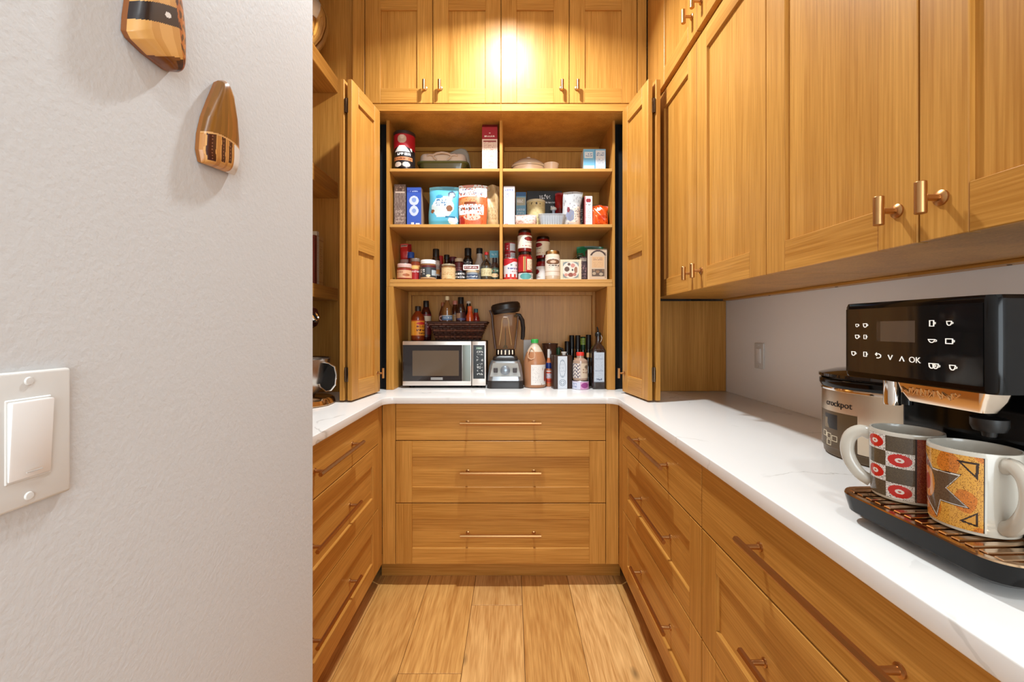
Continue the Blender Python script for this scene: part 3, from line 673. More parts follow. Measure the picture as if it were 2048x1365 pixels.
loft('lid', [(roundrect(.075, .044, .017), .0585), (roundrect(.075, .044, .017), .063), (roundrect(.066, .036, .014), .066)], mat('thin_plastic', (200, 204, 210), .12, alpha=.45), t)
loft('contents', [(roundrect(.058, .031, .012), .003), (roundrect(.066, .036, .013), .048)], plastic((104, 108, 118), .6), t)
for k in range(9): box('rib', (-.052+k*.013-.0012, -.052+k*.013+.0012), (-.0425, -.0395), (.010, .052), plastic((150, 154, 162), .3), t, bev=0)
t = thing('pump_dispenser', 'little grey bottle with a white mushroom cap before the black box', 'bottle', (WX(1107, 2.43), 2.43, SB), local=True)
lathe('body', [(0, 0), (.016, 0), (.018, .004), (.018, .06), (.009, .075), (.009, .118), (0, .118)], plastic((150, 160, 176), .3), t, (0, 0, 0), 20)
lathe('cap', [(0, .116), (.014, .118), (.019, .124), (.016, .132), (.006, .137), (0, .138)], plastic((226, 222, 214), .35), t, (0, 0, 0), 20)
pouch('snack_bag', 'narrow dark red bag between the black box and the silver pouch', WX(1119, 2.46), 2.46, SB, .05, .228, .04, lab((150, 26, 30), (rc(.2, .8, .4, .6), (110, 18, 22)), (nz(.1, 13, 12), (180, 44, 44))), seed=31)
silver = lab((186, 184, 184), (rc(0, 1, .66, 1), (168, 168, 168)), (lambda u, v: v < .52 and u > .3 and abs(v-.3) < .22, (206, 198, 190)), (el(.42, .3, .24, .16), (128, 134, 158)), (rc(.62, .92, .05, .56), (216, 202, 186)), (tx(.64, .9, .1, .5, 4, 6, 61, .5), (150, 120, 110)), (el(.5, .56, .26, .06), (232, 230, 232)), (nz(.08, 14, 20), (140, 136, 138)), (el(.3, .46, .08, .08), (120, 50, 60)))
pouch('foil_pouch', 'silver grey foil pouch with a folded top on the right', WX(1142, 2.34), 2.34, SB, .104, .196, .06, silver, seed=17, wr=.012, slump=.012, back=(160, 160, 160))
choc = lab((58, 34, 28), (tx(.15, .85, .1, .66, 3, 9, 62, .5), (200, 186, 176)), (rc(0, 1, .9, 1), (40, 24, 22)))
carton('snack_box', 'narrow dark brown box right behind the silver foil pouch', WX(1165, 2.40), 2.40, SB, .036, .183, .12, choc, base=(48, 28, 24), nu=24, nv=50)
wred = lab((226, 222, 220), (el(.5, .86, .34, .07), (150, 40, 50)), (tx(.15, .85, .68, .76, 4, 1, 63), (120, 110, 112)), (tx(.15, .85, .1, .62, 5, 9, 64, .4), (160, 158, 160)), (rc(0, .12, 0, 1), (176, 40, 44)))
carton('cracker_box', 'slim white and red box left of the orange bag', WX(1177, 2.33), 2.33, SB, .042, .168, .06, wred, side=solid((126, 30, 34)), base=(196, 190, 186), nu=28, nv=50)
pouch('snack_bag', 'crumpled orange foil bag at the right end of the second shelf', WX(1200, 2.34), 2.34, SB, .088, .118, .07, lab((214, 78, 22), (nz(.1, 15, 14), (236, 110, 40)), (el(.4, .82, .14, .09), (240, 226, 216)), (nz(.05, 16, 14), (168, 50, 12)), (rc(.3, .7, .28, .5), (196, 60, 16))), seed=41, wr=.014, back=(190, 70, 20))
carton('snack_box', 'plain kraft box standing behind the orange foil bag', WX(1190, 2.50), 2.50, SB, .08, .17, .08, solid((150, 106, 60)), base=(140, 98, 54))

# ------------------------------------------------------------------ third shelf: jars, bottles and tins
G3 = 'jars and bottles on the third shelf'
pb = lab((214, 168, 128), (rc(0, 1, .86, 1), (150, 44, 36)), (el(.62, .35, .12, .14), (168, 96, 60)), (tx(.12, .6, .55, .75, 6, 1, 71), (150, 60, 44)), (rc(0, 1, 0, .06), (160, 40, 36)))
jar('peanut_butter_jar', 'squat jar with a beige label and pinkish lid, far left front of third shelf', WX(809, 2.325), 2.325, SC, .040, .088, (122, 50, 28), (206, 170, 160), pb, (.08, .68), .24, sh=.76, neck=.9)
jar('preserve_jar', 'dark jar with a dull pink lid under the red pouch', -.611, 2.46, SC, .038, .132, (52, 20, 18), (176, 140, 132), None, sh=.8)
redp = lab((192, 46, 42), (rc(0, 1, .76, 1), (206, 60, 52)), (rc(.08, .66, .78, .94), (226, 190, 176)), (tx(.12, .62, .80, .92, 6, 1, 72, .8), (70, 26, 26)), (rc(.72, 1, 0, 1), (140, 26, 28)))
pouch('seasoning_pouch', 'small red pouch perched on a jar at the left', -.612, 2.46, SC+.1322, .066, .094, .05, redp, seed=51, back=(150, 30, 30))
bottle('sauce_bottle', 'dark red bottle with a bright blue cap on the third shelf', WX(822, 2.43), 2.43, SC, .022, .171, (94, 26, 26), (36, 78, 160), None, sh=.55, neckr=.6, caph=.2, capr=.85)
rl = lab((160, 26, 32), (rc(0, 1, .72, 1), (206, 146, 84)), (el(.5, .86, .2, .1), (226, 190, 110)), (tx(.15, .8, .48, .64, 4, 2, 73, .8), (226, 210, 206)), (rc(.78, 1, 0, .7), (190, 186, 190)), (rc(0, .05, 0, 1), (90, 16, 20)))
jar('sauce_jar', 'slim jar with a red label left of the white-lidded jar', WX(831, 2.35), 2.35, SC, .027, .122, (120, 50, 30), (120, 104, 92), rl, (.04, .68), .14, sh=.84, neck=.82)
dk = lab((52, 58, 62), (rc(0, 1, .84, 1), (92, 26, 30)), (tx(.1, .45, .28, .72, 4, 3, 74, .7), (206, 208, 206)), (rc(.48, .62, .1, .78), (76, 84, 90)), (el(.55, .2, .07, .1), (222, 206, 170)), (rc(.66, .95, .25, .66), (176, 190, 198)), (rc(0, 1, 0, .1), (196, 160, 120)))
jar('spread_jar', 'wide jar with a white lid and dark grey label', WX(856.5, 2.325), 2.325, SC, .042, .108, (140, 96, 60), (228, 224, 220), dk, (.06, .72), .2, sh=.82, neck=.92)
b6 = lab((168, 160, 156), (rc(0, 1, .70, .9), (196, 184, 176)), (rc(0, 1, .1, .42), (190, 130, 66)), (tx(.15, .85, .5, .68, 5, 2, 75), (120, 116, 118)), (nz(.1, 22, 20), (150, 120, 96)))
bottle('sauce_bottle', 'tall bottle with black cap and grey and orange label', WX(872, 2.41), 2.41, SC, .0225, .186, (40, 24, 20), (18, 17, 18), b6, (.18, .64), sh=.64, neckr=.62, caph=.24, capr=.8)
bottle('sauce_bottle', 'little bottle with a red cap behind the tall black-capped one', WX(881.5, 2.52), 2.52, SC, .016, .166, (120, 24, 22), (176, 30, 28), None, sh=.5, neckr=.7, caph=.3, capr=.9)
bottle('vanilla_bottle', 'short dark bottle with a glossy black cap behind the cream-labelled jar', WX(893.5, 2.45), 2.45, SC, .026, .16, (30, 14, 14), (16, 15, 16), None, sh=.5, neckr=.5, caph=.16)
cr = lab((222, 190, 140), (nz(.16, 23, 18), (206, 166, 112)), (lambda u, v: u < .22 and v < .9, (96, 44, 34)), (nz(.0, 1), (0, 0, 0)), (rc(0, 1, .9, 1), (150, 110, 66)), (tx(.3, .8, .3, .6, 6, 2, 76, .35), (190, 140, 90)))
jar('peanut_butter_jar', 'squat jar with a pale nut-coloured label at the shelf front', WX(897, 2.325), 2.325, SC, .039, .086, (130, 84, 44), (150, 132, 104), cr, (.05, .82), .12, sh=.86, neck=.9)
mj = lab((92, 24, 30), (rc(.04, .14, 0, 1), (206, 190, 186)), (rc(.86, .96, 0, 1), (206, 190, 186)), (rc(0, 1, 0, .1), (206, 190, 186)), (tx(.3, .7, .4, .7, 4, 2, 77), (170, 110, 110)))
jar('jam_jar', 'maroon jam jar with a tan lid behind the small dark tin', WX(918, 2.41), 2.41, SC, .028, .132, (70, 16, 22), (190, 168, 140), mj, (.2, .8), .14, sh=.84)
dtin = lab((26, 26, 32), (tx(.1, .9, .12, .88, 6, 2, 78, .75), (214, 214, 216)))
canister('small_tin', 'small dark tin with two lines of white lettering', 'tin', WX(921, 2.325), 2.325, SC, .027, .049, dtin, (60, 60, 64))
jar('gravy_jar', 'dark jar with a maroon lid hidden behind the maroon jam jar', WX(905, 2.53), 2.53, SC, .03, .16, (40, 14, 18), (90, 30, 40), None, sh=.82)
bb = lab((20, 18, 20), (rc(0, 1, 0, .3), (120, 26, 30)), (tx(.2, .8, .6, .9, 3, 2, 79), (190, 190, 190)), (tx(.1, .9, .05, .25, 5, 1, 80), (210, 190, 180)))
bottle('soy_sauce_bottle', 'black bottle with a red-bottomed label and black cap', WX(936, 2.45), 2.45, SC, .027, .198, (16, 12, 12), (18, 17, 19), bb, (.2, .66), sh=.62, neckr=.55, caph=.22, capr=.72)
tub = lab((146, 158, 172), (rc(.2, .8, .1, .6), (60, 80, 110)), (tx(.25, .75, .2, .5, 5, 1, 81), (196, 204, 212)))
canister('small_tub', 'short tub with a cream lid and blue label', 'tub', WX(945, 2.325), 2.325, SC, .035, .05, tub, (170, 174, 180), lid=(196, 180, 150), metal=False)
ft = lab((228, 222, 218), (rc(.06, .94, .22, .8), (120, 44, 42)), (tx(.1, .9, .3, .72, 9, 1, 82, .7), (226, 214, 208)))
carton('flat_tin', 'flat white and red package lying on the short tub', WX(943, 2.315), 2.315-.02, SC+.0526, .087, .027, .055, ft, base=(206, 200, 196), nv=20)
bottle('dressing_bottle', 'cloudy white bottle with a black cap on the third shelf', WX(959, 2.43), 2.43, SC, .029, .194, (170, 160, 150), (20, 19, 20), lab((120, 128, 136), (rc(.1, .9, .5, .9), (190, 196, 196)), (tx(.1, .9, .1, .45, 5, 3, 83), (206, 206, 206))), (.1, .42), sh=.5, neckr=.5, caph=.16, capr=.62)
gb = lab((176, 170, 130), (rc(.08, .92, .06, .94), (214, 204, 160)), (tx(.16, .84, .2, .8, 6, 4, 84, .45), (150, 130, 90)))
bottle('syrup_bottle', 'clear glass bottle with a red cap and cream label', WX(973, 2.345), 2.345, SC, .031, .157, (96, 92, 78), (176, 40, 40), gb, (.14, .42), sh=.52, neckr=.3, caph=.1, clear=True)
db = lab((46, 60, 48), (rc(0, 1, .6, .86), (90, 120, 96)), (el(.5, .3, .3, .18), (206, 180, 140)), (tx(.2, .8, .64, .82, 4, 1, 85), (206, 210, 196)), (nz(.1, 24, 14), (120, 60, 44)))
bottle('sauce_bottle', 'small dark bottle with green and cream label beside the divider', WX(989.5, 2.35), 2.35, SC, .022, .126, (36, 20, 16), (28, 24, 24), db, (.08, .56), sh=.6, neckr=.5, caph=.2, capr=.6)
t = carton('tea_box', 'small sky-blue box behind the green-labelled bottle by the divider', WX(988, 2.47), 2.47, SC, .05, .188, .06, lab((170, 150, 120), (rc(0, 1, .78, 1), (92, 176, 196)), (tx(.2, .8, .84, .94, 4, 1, 86), (200, 226, 230))), base=(110, 170, 186))
# right half
can1 = lab((222, 220, 222), (rc(0, 1, .84, 1), (186, 32, 40)), (lambda u, v: v > .78-.12*math.sin(u*6), (186, 32, 40)), (rc(0, 1, 0, .1), (186, 40, 40)), (lambda u, v: v < .26 and math.sin(u*40) > .1, (200, 60, 50)), (tx(.5, .9, .62, .76, 6, 1, 91, .7), (60, 100, 80)), (tx(.4, .85, .44, .58, 6, 1, 92, .7), (70, 70, 140)), (tx(.45, .8, .34, .42, 6, 1, 93), (170, 60, 60)))
canister('food_can', 'large red and white food can just right of the divider', 'can', WX(1021, 2.33), 2.33, SC, .0375, .118, can1, (190, 190, 186))
can2 = lab((172, 34, 42), (rc(.52, .8, .08, .92), (222, 216, 214)), (tx(.05, .48, .2, .8, 4, 2, 94, .6), (216, 170, 170)), (tx(.55, .78, .15, .85, 3, 4, 95), (140, 130, 140)))
for k, (lb, hh) in enumerate((('small red can hidden behind the large red and white can', .118), ('red can in the middle of the stack by the divider', .05), ('topmost red and white can of the stack by the divider', .052))):
    canister('food_can', lb, 'can', WX(1020, 2.42), 2.42, SC+(0, .1182, .1684)[k], .0315, hh, can2 if k < 2 else lab((186, 44, 50), (rc(.5, .82, .08, .92), (226, 222, 220)), (tx(.05, .46, .15, .85, 4, 2, 96, .6), (226, 200, 196))), (190, 186, 182))
teal_t = lab((206, 212, 212), (el(.5, .5, .2, .5), (90, 160, 160)), (tx(.66, .95, .1, .9, 5, 3, 97), (120, 126, 130)), (rc(0, .08, 0, 1), (150, 180, 180)))
canister('small_tin', 'shallow teal and white tin under the red sauce jars', 'tin', WX(1051, 2.33), 2.33, SC, .0405, .037, teal_t, (196, 196, 192))
sau = lab((224, 214, 198), (el(.68, .72, .2, .17), (140, 36, 34)), (ring(.68, .72, .2, .17, .8), (90, 24, 24)), (tx(.52, .9, .42, .52, 6, 1, 98, .6), (110, 90, 90)), (tx(.42, .96, .12, .24, 10, 1, 99, .75), (170, 60, 50)), (tx(.06, .3, .3, .8, 5, 6, 100, .35), (190, 170, 160)))
sau2 = lab((176, 26, 32), (rc(.44, .52, 0, 1), (206, 150, 80)), (rc(.48, .5, 0, 1), (40, 60, 40)), (rc(.56, .94, .12, .84), (226, 212, 186)), (tx(.6, .9, .2, .78, 6, 6, 101, .4), (190, 150, 120)), (rc(.7, .9, .16, .22), (170, 80, 60)))
DLID = mat('dark_tin_lid', (70, 60, 56), .3, 1)
jar('pasta_sauce_jar', 'red sauce jar with a red striped label on the shallow teal tin', WX(1050, 2.33), 2.33, SC+.0372, .0385, .115, (120, 18, 18), (60, 50, 48), sau2, (.06, .76), .12, sh=.86, neck=.86, lidm=DLID)
jar('pasta_sauce_jar', 'red sauce jar with a white label at the top of its stack', WX(1049.5, 2.33), 2.33, SC+.1524, .0385, .119, (120, 18, 18), (60, 50, 48), sau, (.16, .74), .12, sh=.86, neck=.86, lidm=DLID)
jar('pasta_sauce_jar', 'red sauce jar with a white label half hidden behind the gold-lidded jar', WX(1086, 2.42), 2.42, SC, .040, .13, (130, 20, 20), (60, 50, 48), lab((226, 220, 216), (el(.2, .6, .14, .2), (140, 36, 34)), (tx(.1, .4, .12, .22, 6, 1, 102), (150, 110, 106))), (.1, .66), .12, sh=.86, neck=.86, lidm=DLID)
jar('pasta_sauce_jar', 'red sauce jar with cream label standing on another behind the gold-lidded jar', WX(1086, 2.42), 2.42, SC+.1302, .040, .125, (120, 18, 18), (60, 50, 48), lab((222, 206, 176), (el(.28, .76, .17, .16), (140, 36, 34)), (tx(.2, .42, .44, .56, 4, 1, 103), (110, 90, 90)), (tx(.1, .5, .12, .22, 8, 1, 104, .75), (176, 60, 50)), (rc(.7, .95, .1, .8), (206, 186, 150))), (.14, .76), .12, sh=.86, neck=.86, lidm=DLID)
wj = lab((226, 212, 196), (el(.5, .76, .25, .15), (128, 88, 62)), (ring(.5, .76, .25, .15, .84), (80, 50, 36)), (el(.5, .76, .1, .07), (206, 176, 150)), (tx(.24, .76, .49, .6, 5, 1, 105, .75), (60, 48, 44)), (tx(.3, .7, .42, .47, 8, 1, 106, .5), (120, 100, 90)), (rc(.1, .9, .22, .25), (190, 160, 130)))
jar('pasta_sauce_jar', 'white sauce jar with a gold lid at the shelf front', WX(1105, 2.325), 2.325, SC, .0405, .157, (216, 200, 178), (176, 140, 90), wj, (.14, .76), .11, sh=.89, neck=.88, lidm=mat('gold_lid', (190, 154, 104), .3, 1), nu=60, nv=60)
flor = lab((214, 198, 168), (rc(.12, .88, .1, .9), (122, 132, 132)), (lambda u, v: .12 < u < .88 and .1 < v < .9 and ((u-.5)**2+(v-.5)**2)**.5 < .40, (216, 206, 192)),
    (el(.32, .54, .12, .12), (88, 60, 44)), (el(.42, .78, .07, .07), (96, 70, 54)), (el(.6, .72, .1, .1), (196, 132, 120)), (el(.74, .5, .08, .16), (150, 100, 74)), (el(.58, .5, .04, .05), (50, 40, 36)), (el(.5, .26, .13, .1), (136, 72, 56)), (el(.28, .26, .09, .08), (196, 140, 124)), (el(.68, .28, .09, .08), (176, 110, 96)), (ring(.5, .5, .52, .5, .96), (206, 190, 160)))
carton('cookie_tin', 'square cream box with a picture of nuts and petals', WX(1141.5, 2.32), 2.32, SC, .116, .112, .08, flor, base=(206, 190, 158), nu=64, nv=60)
t = thing('whisk', 'small wire whisk lying behind the square cream box', 'whisk', (WX(1146, 2.43), 2.43, SC+.05), local=True)
for k in range(5):
    a = math.pi*k/5; c, s = math.cos(a)*.03, math.sin(a)*.03
    tube('wire', [(-.04, 0, .03), (-.01, c*.6, .06+s*.5), (.03, c, .085+s), (.055, c*.5, .10+s*.5), (.06, 0, .105), (.055, -c*.5, .10-s*.5), (.03, -c, .085-s), (-.01, -c*.6, .06-s*.5), (-.04, 0, .03)], .0012, CHROME, t, seg=6)
tube('grip', [(-.04, 0, .03), (-.09, 0, -.0), (-.13, 0, -.045)], .008, BLACK, t)
grn = lab((38, 126, 80), (nz(.15, 31, 16), (14, 70, 44)), (el(.76, .7, .2, .2), (120, 190, 176)), (tx(.6, .9, .55, .8, 5, 2, 107), (190, 226, 216)), (nz(.08, 32, 16), (60, 140, 90)))
pouch('snack_bag', 'dark green foil bag lying behind the kraft box on the right', WX(1180, 2.50), 2.505, SC, .15, .222, .06, grn, seed=61, wr=.014, back=(20, 80, 50))
carton('tea_box', 'narrow dark maroon box between square cream box and kraft box', WX(1168, 2.36), 2.36, SC, .048, .135, .05, lab((54, 24, 26), (rc(0, 1, .82, .95), (190, 176, 160)), (nz(.12, 33, 18), (120, 80, 76)), (tx(.1, .9, .1, .7, 4, 5, 108, .4), (150, 110, 104))), base=(44, 20, 22))
kb = lab((196, 172, 146), (rc(.02, .1, 0, 1), (206, 190, 170)), (lambda u, v: .8 < v and .12 < u < .98 and .34 < (((u-.55)/1.0)**2+((v-.74)/.55)**2)**.5 < .43, (62, 40, 34)), (lambda u, v: v > .97, (120, 96, 80)), (rc(.22, .86, .40, .76), (206, 164, 120)), (tx(.3, .8, .64, .74, 8, 2, 109), (120, 84, 66)), (tx(.28, .8, .42, .6, 9, 4, 110, .3), (186, 144, 100)), (rc(.22, .88, .13, .36), (86, 66, 52)), (el(.34, .22, .09, .05), (166, 146, 120)), (el(.52, .28, .1, .05), (130, 98, 68)), (el(.7, .2, .1, .045), (172, 152, 126)), (el(.8, .31, .06, .035), (120, 88, 60)), (el(.33, .33, .06, .025), (146, 116, 86)), (rc(.9, .94, .06, .9), (100, 80, 66)))
carton('tea_box', 'cream and kraft printed box at the right end of the third shelf', WX(1194.5, 2.325), 2.325, SC, .106, .17, .07, kb, side=lab((70, 44, 42), (rc(.3, .5, .1, .9), (196, 190, 190))), base=(176, 156, 132), nu=64, nv=80)

# ------------------------------------------------------------------ worktop of the hutch
# microwave
MX0, MX1, MY = -.598, -.142, 2.33
t = thing('microwave', 'stainless steel microwave oven with a black window', 'microwave', ((MX0+MX1)/2, MY, CT))
SIL = mat('microwave_steel', (222, 214, 206), .3, .85)
box('body', (MX0+.004, MX1-.004), (MY+.028, 2.6), (.93, 1.169), plastic((46, 42, 40), .5), t, bev=.004)
DX = MX0+.376
d = box('door', (MX0, DX), (MY, MY+.027), (.928, 1.171), SIL, t, bev=.003, seg=2)
box('glass', (MX0+.002, DX-.05), (MY-.002, MY+.001), (.953, 1.151), mat('tinted_glass', (38, 32, 32), .06, coat=.4), d, bev=0)
box('window', (MX0+.055, DX-.068), (MY-.0032, MY-.0018), (.982, 1.120), mat('window_mesh', (92, 76, 60), .10, coat=.4), d, bev=0)
hb = box('handle_strip', (DX-.049, DX-.004), (MY-.0025, MY+.001), (.953, 1.151), mat('handle_mirror', (176, 190, 186), .08, 1), d, bev=.0005)
box('badge', (MX0+.155, MX0+.22), (MY-.0032, MY-.0018), (.96, .974), mat('badge_grey', (150, 146, 142), .4, .6), d, bev=0)
p = box('control_panel', (DX+.003, MX1), (MY, MY+.027), (.928, 1.171), SIL, t, bev=.003, seg=2)
def keys(u, v):
    if rc(.25, .8, .86, .95)(u, v): return (60, 80, 66) if not tx(.3, .76, .87, .94, 5, 1, 121, .7)(u, v) else (190, 214, 190)
    if v > .50 and tx(.3, .92, .52, .84, 3, 4, 122, .5)(u, v): return (170, 170, 166)
    if v < .50 and tx(.35, .88, .1, .48, 3, 4, 123, .4)(u, v): return (190, 190, 186)
    return (18, 18, 18)
sheet('keypad', flat(DX+.010, MX1-.007, .966, 1.150, MY-.0012), 30, 70, keys, mat('keypad_dummy') if 0 else FILM, p, smooth=False).location -= WLOC[p.name]*0
for x in (MX0+.04, MX1-.04):
    for y in (MY+.05, 2.56): lathe('foot', [(0, 0), (.014, 0), (.016, .0158), (0, .0158)], BLACK, t, (x, y, CT), 16)
MT = 1.1716
# on top of the microwave
hs = lab((226, 150, 40), (rc(0, 1, .93, 1), (170, 60, 26)), (rc(0, 1, 0, .03), (160, 60, 20)), (rc(.02, .4, .05, .9), (234, 172, 66)), (el(.7, .78, .2, .09), (196, 40, 40)), (tx(.5, .92, .5, .68, 4, 1, 131, .75), (120, 40, 20)), (tx(.5, .95, .28, .46, 4, 1, 132, .75), (90, 34, 18)), (tx(.5, .95, .08, .24, 5, 1, 133, .75), (90, 34, 18)), (rc(0, .06, .45, .5), (60, 30, 20)))
bottle('hot_sauce_bottle', 'stout hot sauce bottle with a yellow label at the left on the microwave', WX(836, 2.43), 2.43, MT, .0375, .196, (120, 44, 14), (40, 30, 28), hs, (.14, .60), sh=.64, neckr=.36, caph=.14, nu=56, nv=56)
bottle('hot_sauce_bottle', 'tall dark red bottle with a black cap beside the yellow-labelled one', -.505, 2.51, MT, .030, .232, (60, 14, 14), (22, 18, 18), lab((110, 22, 26), (rc(.1, .9, .7, .92), (206, 186, 160)), (tx(.1, .9, .4, .66, 5, 2, 134), (190, 150, 150)), (rc(0, 1, 0, .12), (60, 14, 16))), (.08, .66), sh=.66, neckr=.42, caph=.16, capr=.56)
# wicker basket
t = thing('wicker_basket', 'dark brown wicker basket of bottles standing on the microwave', 'basket', (WX(918, 2.47), 2.47, MT), local=True)
WK = mat('wicker', (60, 34, 26), .42); WK2 = mat('wicker_light', (104, 64, 48), .45)
bw0, bw1, bd0, bd1, bh = .122, .160, .055, .085, .104
def wall_at(f): return bw0+(bw1-bw0)*f**1.2, bd0+(bd1-bd0)*f**1.2
rows = 8
for k in range(rows):
    f = (k+.5)/rows; hw, hd = wall_at(f); pts = []
    n = 44; rr_ = roundrect(hw, hd, .012, 2); per = [Vector((x, y, 0)) for x, y in rr_]
    L_ = [0]
    for i in range(len(per)): L_.append(L_[-1]+(per[(i+1) % len(per)]-per[i]).length)
    for j in range(n*2):
        s = L_[-1]*j/(n*2); i = max(q for q in range(len(per)) if L_[q] <= s)
        p0 = per[i].lerp(per[(i+1) % len(per)], (s-L_[i])/max(1e-6, L_[i+1]-L_[i])); o_ = .0036*(1 if (j//2+k) % 2 else -1)
        nrm = Vector((p0.x/hw, p0.y/hd, 0)).normalized(); pts.append(p0+nrm*o_+Vector((0, 0, .004+f*(bh-.008))))
    tube('weaver', pts, .0056, WK2 if k % 3 == 1 else WK, t, seg=5, closed=True)
for j in range(22):
    a = 2*math.pi*j/22; c, s = math.cos(a), math.sin(a); m_ = 1/max(abs(c), abs(s))
    tube('stake', [(c*m_*wall_at(f)[0], s*m_*wall_at(f)[1], .003+f*(bh-.004)) for f in (0, .33, .66, 1)], .0028, WK, t, seg=5)
hw, hd = wall_at(1.05); tube('rim', [(x, y, bh) for x, y in roundrect(hw+.004, hd+.004, .012, 2)], .0062, WK, t, seg=8, closed=True)
box('bottom', (-bw0, bw0), (-bd0, bd0), (.0005, .006), WK, t)
BZ = MT+.0065
GB = 'bottles in the wicker basket'
cb = lab((96, 128, 168), (rc(0, 1, .8, 1), (176, 186, 190)), (tx(.1, .9, .3, .7, 7, 1, 141, .7), (206, 216, 226)), (rc(0, 1, 0, .12), (60, 88, 130)))
for (lb_, dx, y_, r_, h_, body_, cap_, prt, lv_, nk, ch, cpr) in (
    ('brown bottle with a ring-shaped pink label in the basket', -.098, 2.498, .022, .215, (84, 40, 22), (150, 84, 50), lab((70, 30, 20), (ring(.5, .55, .30, .36, .6), (214, 170, 160)), (rc(.2, .8, .0, .14), (120, 60, 50))), (.46, .66), .4, .1, None),
    ('clear-necked bottle with cream cap and blue label, tallest in the basket', -.064, 2.444, .030, .247, (120, 82, 46), (214, 196, 156), cb, (.44, .56), .34, .09, .42),
    ('amber bottle with a tan label and pale red cap in the basket', -.026, 2.498, .027, .225, (70, 28, 16), (196, 120, 100), lab((184, 134, 80), (rc(0, 1, .9, 1), (60, 20, 14)), (tx(.1, .9, .2, .8, 5, 3, 142, .5), (120, 76, 40))), (.44, .66), .45, .1, None),
    ('slim black-necked bottle right of the tan-labelled one in the basket', .014, 2.444, .027, .242, (38, 16, 16), (16, 14, 16), lab((66, 28, 26), (rc(.1, .5, .3, .9), (160, 124, 96)), (el(.6, .2, .3, .14), (80, 80, 120))), (.44, .64), .5, .26, None),
    ('thin dark bottle with cream cap top and red label in the basket', .053, 2.498, .020, .222, (22, 14, 16), (206, 190, 170), lab((176, 40, 38), (el(.5, .6, .3, .2), (226, 190, 180))), (.48, .64), .62, .06, .7),
    ('short orange-red bottle at the back right of the basket', .066, 2.444, .022, .19, (196, 72, 30), (200, 90, 44), None, None, .5, .2, None),
    ('short red bottle with a teal cap at the right of the basket', .096, 2.498, .022, .178, (140, 30, 24), (50, 92, 100), lab((160, 44, 38), (tx(.1, .9, .4, .8, 4, 2, 143), (220, 190, 180))), (.4, .64), .5, .14, .55)):
    bottle('sauce_bottle', lb_, -.307+dx, y_, BZ, r_, h_, body_, cap_, prt, lv_ or (.1, .4), sh=.66, neckr=nk, caph=ch, capr=cpr, group=GB)
# blender
BX, BY = WX(1011, 2.40), 2.40
t = thing('blender', 'silver and black countertop blender with its lid ajar', 'blender', (BX, BY, CT), local=True)
DKB = plastic((34, 27, 24), .35); SILB = mat('blender_silver', (168, 172, 176), .28, .8)
loft('base', [(roundrect(.1, .09, .03), 0), (roundrect(.101, .091, .03), .036), (roundrect(.098, .088, .03), .042)], DKB, t)
loft('housing', [(roundrect(.099, .087, .03), .0425), (roundrect(.097, .085, .034), .07), (roundrect(.09, .078, .034), .12), (roundrect(.08, .07, .034), .146), (roundrect(.072, .062, .03), .150)], SILB, t)
def face(u, v): return (130, 128, 122)
sheet('control_face', lambda u, v: ((u-.5)*(.166-.03*v), -.0885+.0135*v*v+.004*v-.0006*0-.003, .066+.072*v), 2, 8, solid((142, 138, 130)), FILM, t)
lathe('dial', [(.026, 0), (.026, .004), (.021, .006), (.020, .016), (.017, .018), (0, .018)], mat('dial_grey', (140, 148, 156), .25, .5), t, (0, -.088, .100), 28, Matrix.Rotation(R(84), 4, 'X'))
for s in (-1, 1): box('switch', (s*.052-.011, s*.052+.011), (-.096, -.086), (.088, .114), plastic((48, 34, 30), .35), t, bev=.002)
loft('collar', [(roundrect(.066, .058, .02), .1505), (roundrect(.07, .06, .02), .156), (roundrect(.066, .056, .02), .170), (roundrect(.055, .05, .025), .176)], DKB, t)
lathe('jug_base', [(0, .1765), (.052, .1765), (.054, .18), (.052, .212), (0, .212)], DKB, t, (0, 0, 0), 28)
for k in range(5):
    a = R(-90+(k-2)*24); box('collar_rib', (.0525*math.cos(a)-.004, .0525*math.cos(a)+.004), (.0525*math.sin(a)-.003, .0525*math.sin(a)+.003), (.182, .208), mat('rib_chrome', (150, 130, 110), .2, .8), t, bev=.001)
JUG = mat('jug_plastic', (236, 214, 180), .06, trans=.95, ior=1.18)
loft('jug', [(roundrect(.053, .05, .03), .2125), (roundrect(.066, .062, .03), .33), (roundrect(.07, .066, .03), .402), (roundrect(.067, .063, .028), .402), (roundrect(.063, .059, .028), .33), (roundrect(.050, .047, .028), .216)], JUG, t)
tube('jug_spine', [(-.055, -.03, .213), (-.069, -.034, .33), (-.074, -.036, .40), (-.086, -.036, .428)], [.007, .007, .007, .006], plastic((66, 40, 26), .3), t)
tube('jug_spine', [(.052, -.03, .213), (.064, -.034, .33), (.07, -.036, .395)], [.006, .006, .005], plastic((90, 58, 36), .3), t)
lathe('blade_post', [(0, .2165), (.012, .2165), (.010, .23), (.003, .234), (.002, .33), (0, .33)], plastic((70, 50, 36), .3), t, (0, 0, 0), 14)
tube('jug_rib', [(-.034, -.062, .235), (-.020, -.068, .33), (-.018, -.069, .37), (-.010, -.07, .388), (.010, -.07, .388), (.018, -.069, .37), (.020, -.068, .33), (.034, -.062, .235)], .0013, mat('rib_clear', (200, 160, 104), .2), t)
tube('handle', [(.05, -.01, .402), (.078, -.012, .398), (.094, -.012, .372), (.099, -.012, .33), (.097, -.012, .282), (.094, -.012, .264)], [.012, .014, .013, .0125, .012, .010], DKB, t)
bm = bmesh.new()
add_lathe(bm, [(0, 0), (.07, 0), (.076, .006), (.078, .016), (.082, .022), (.082, .046), (.074, .056), (.05, .060), (0, .061)], 30, Matrix.Translation((.006, 0, .412)) @ Matrix.Rotation(R(-8), 4, 'Y'))
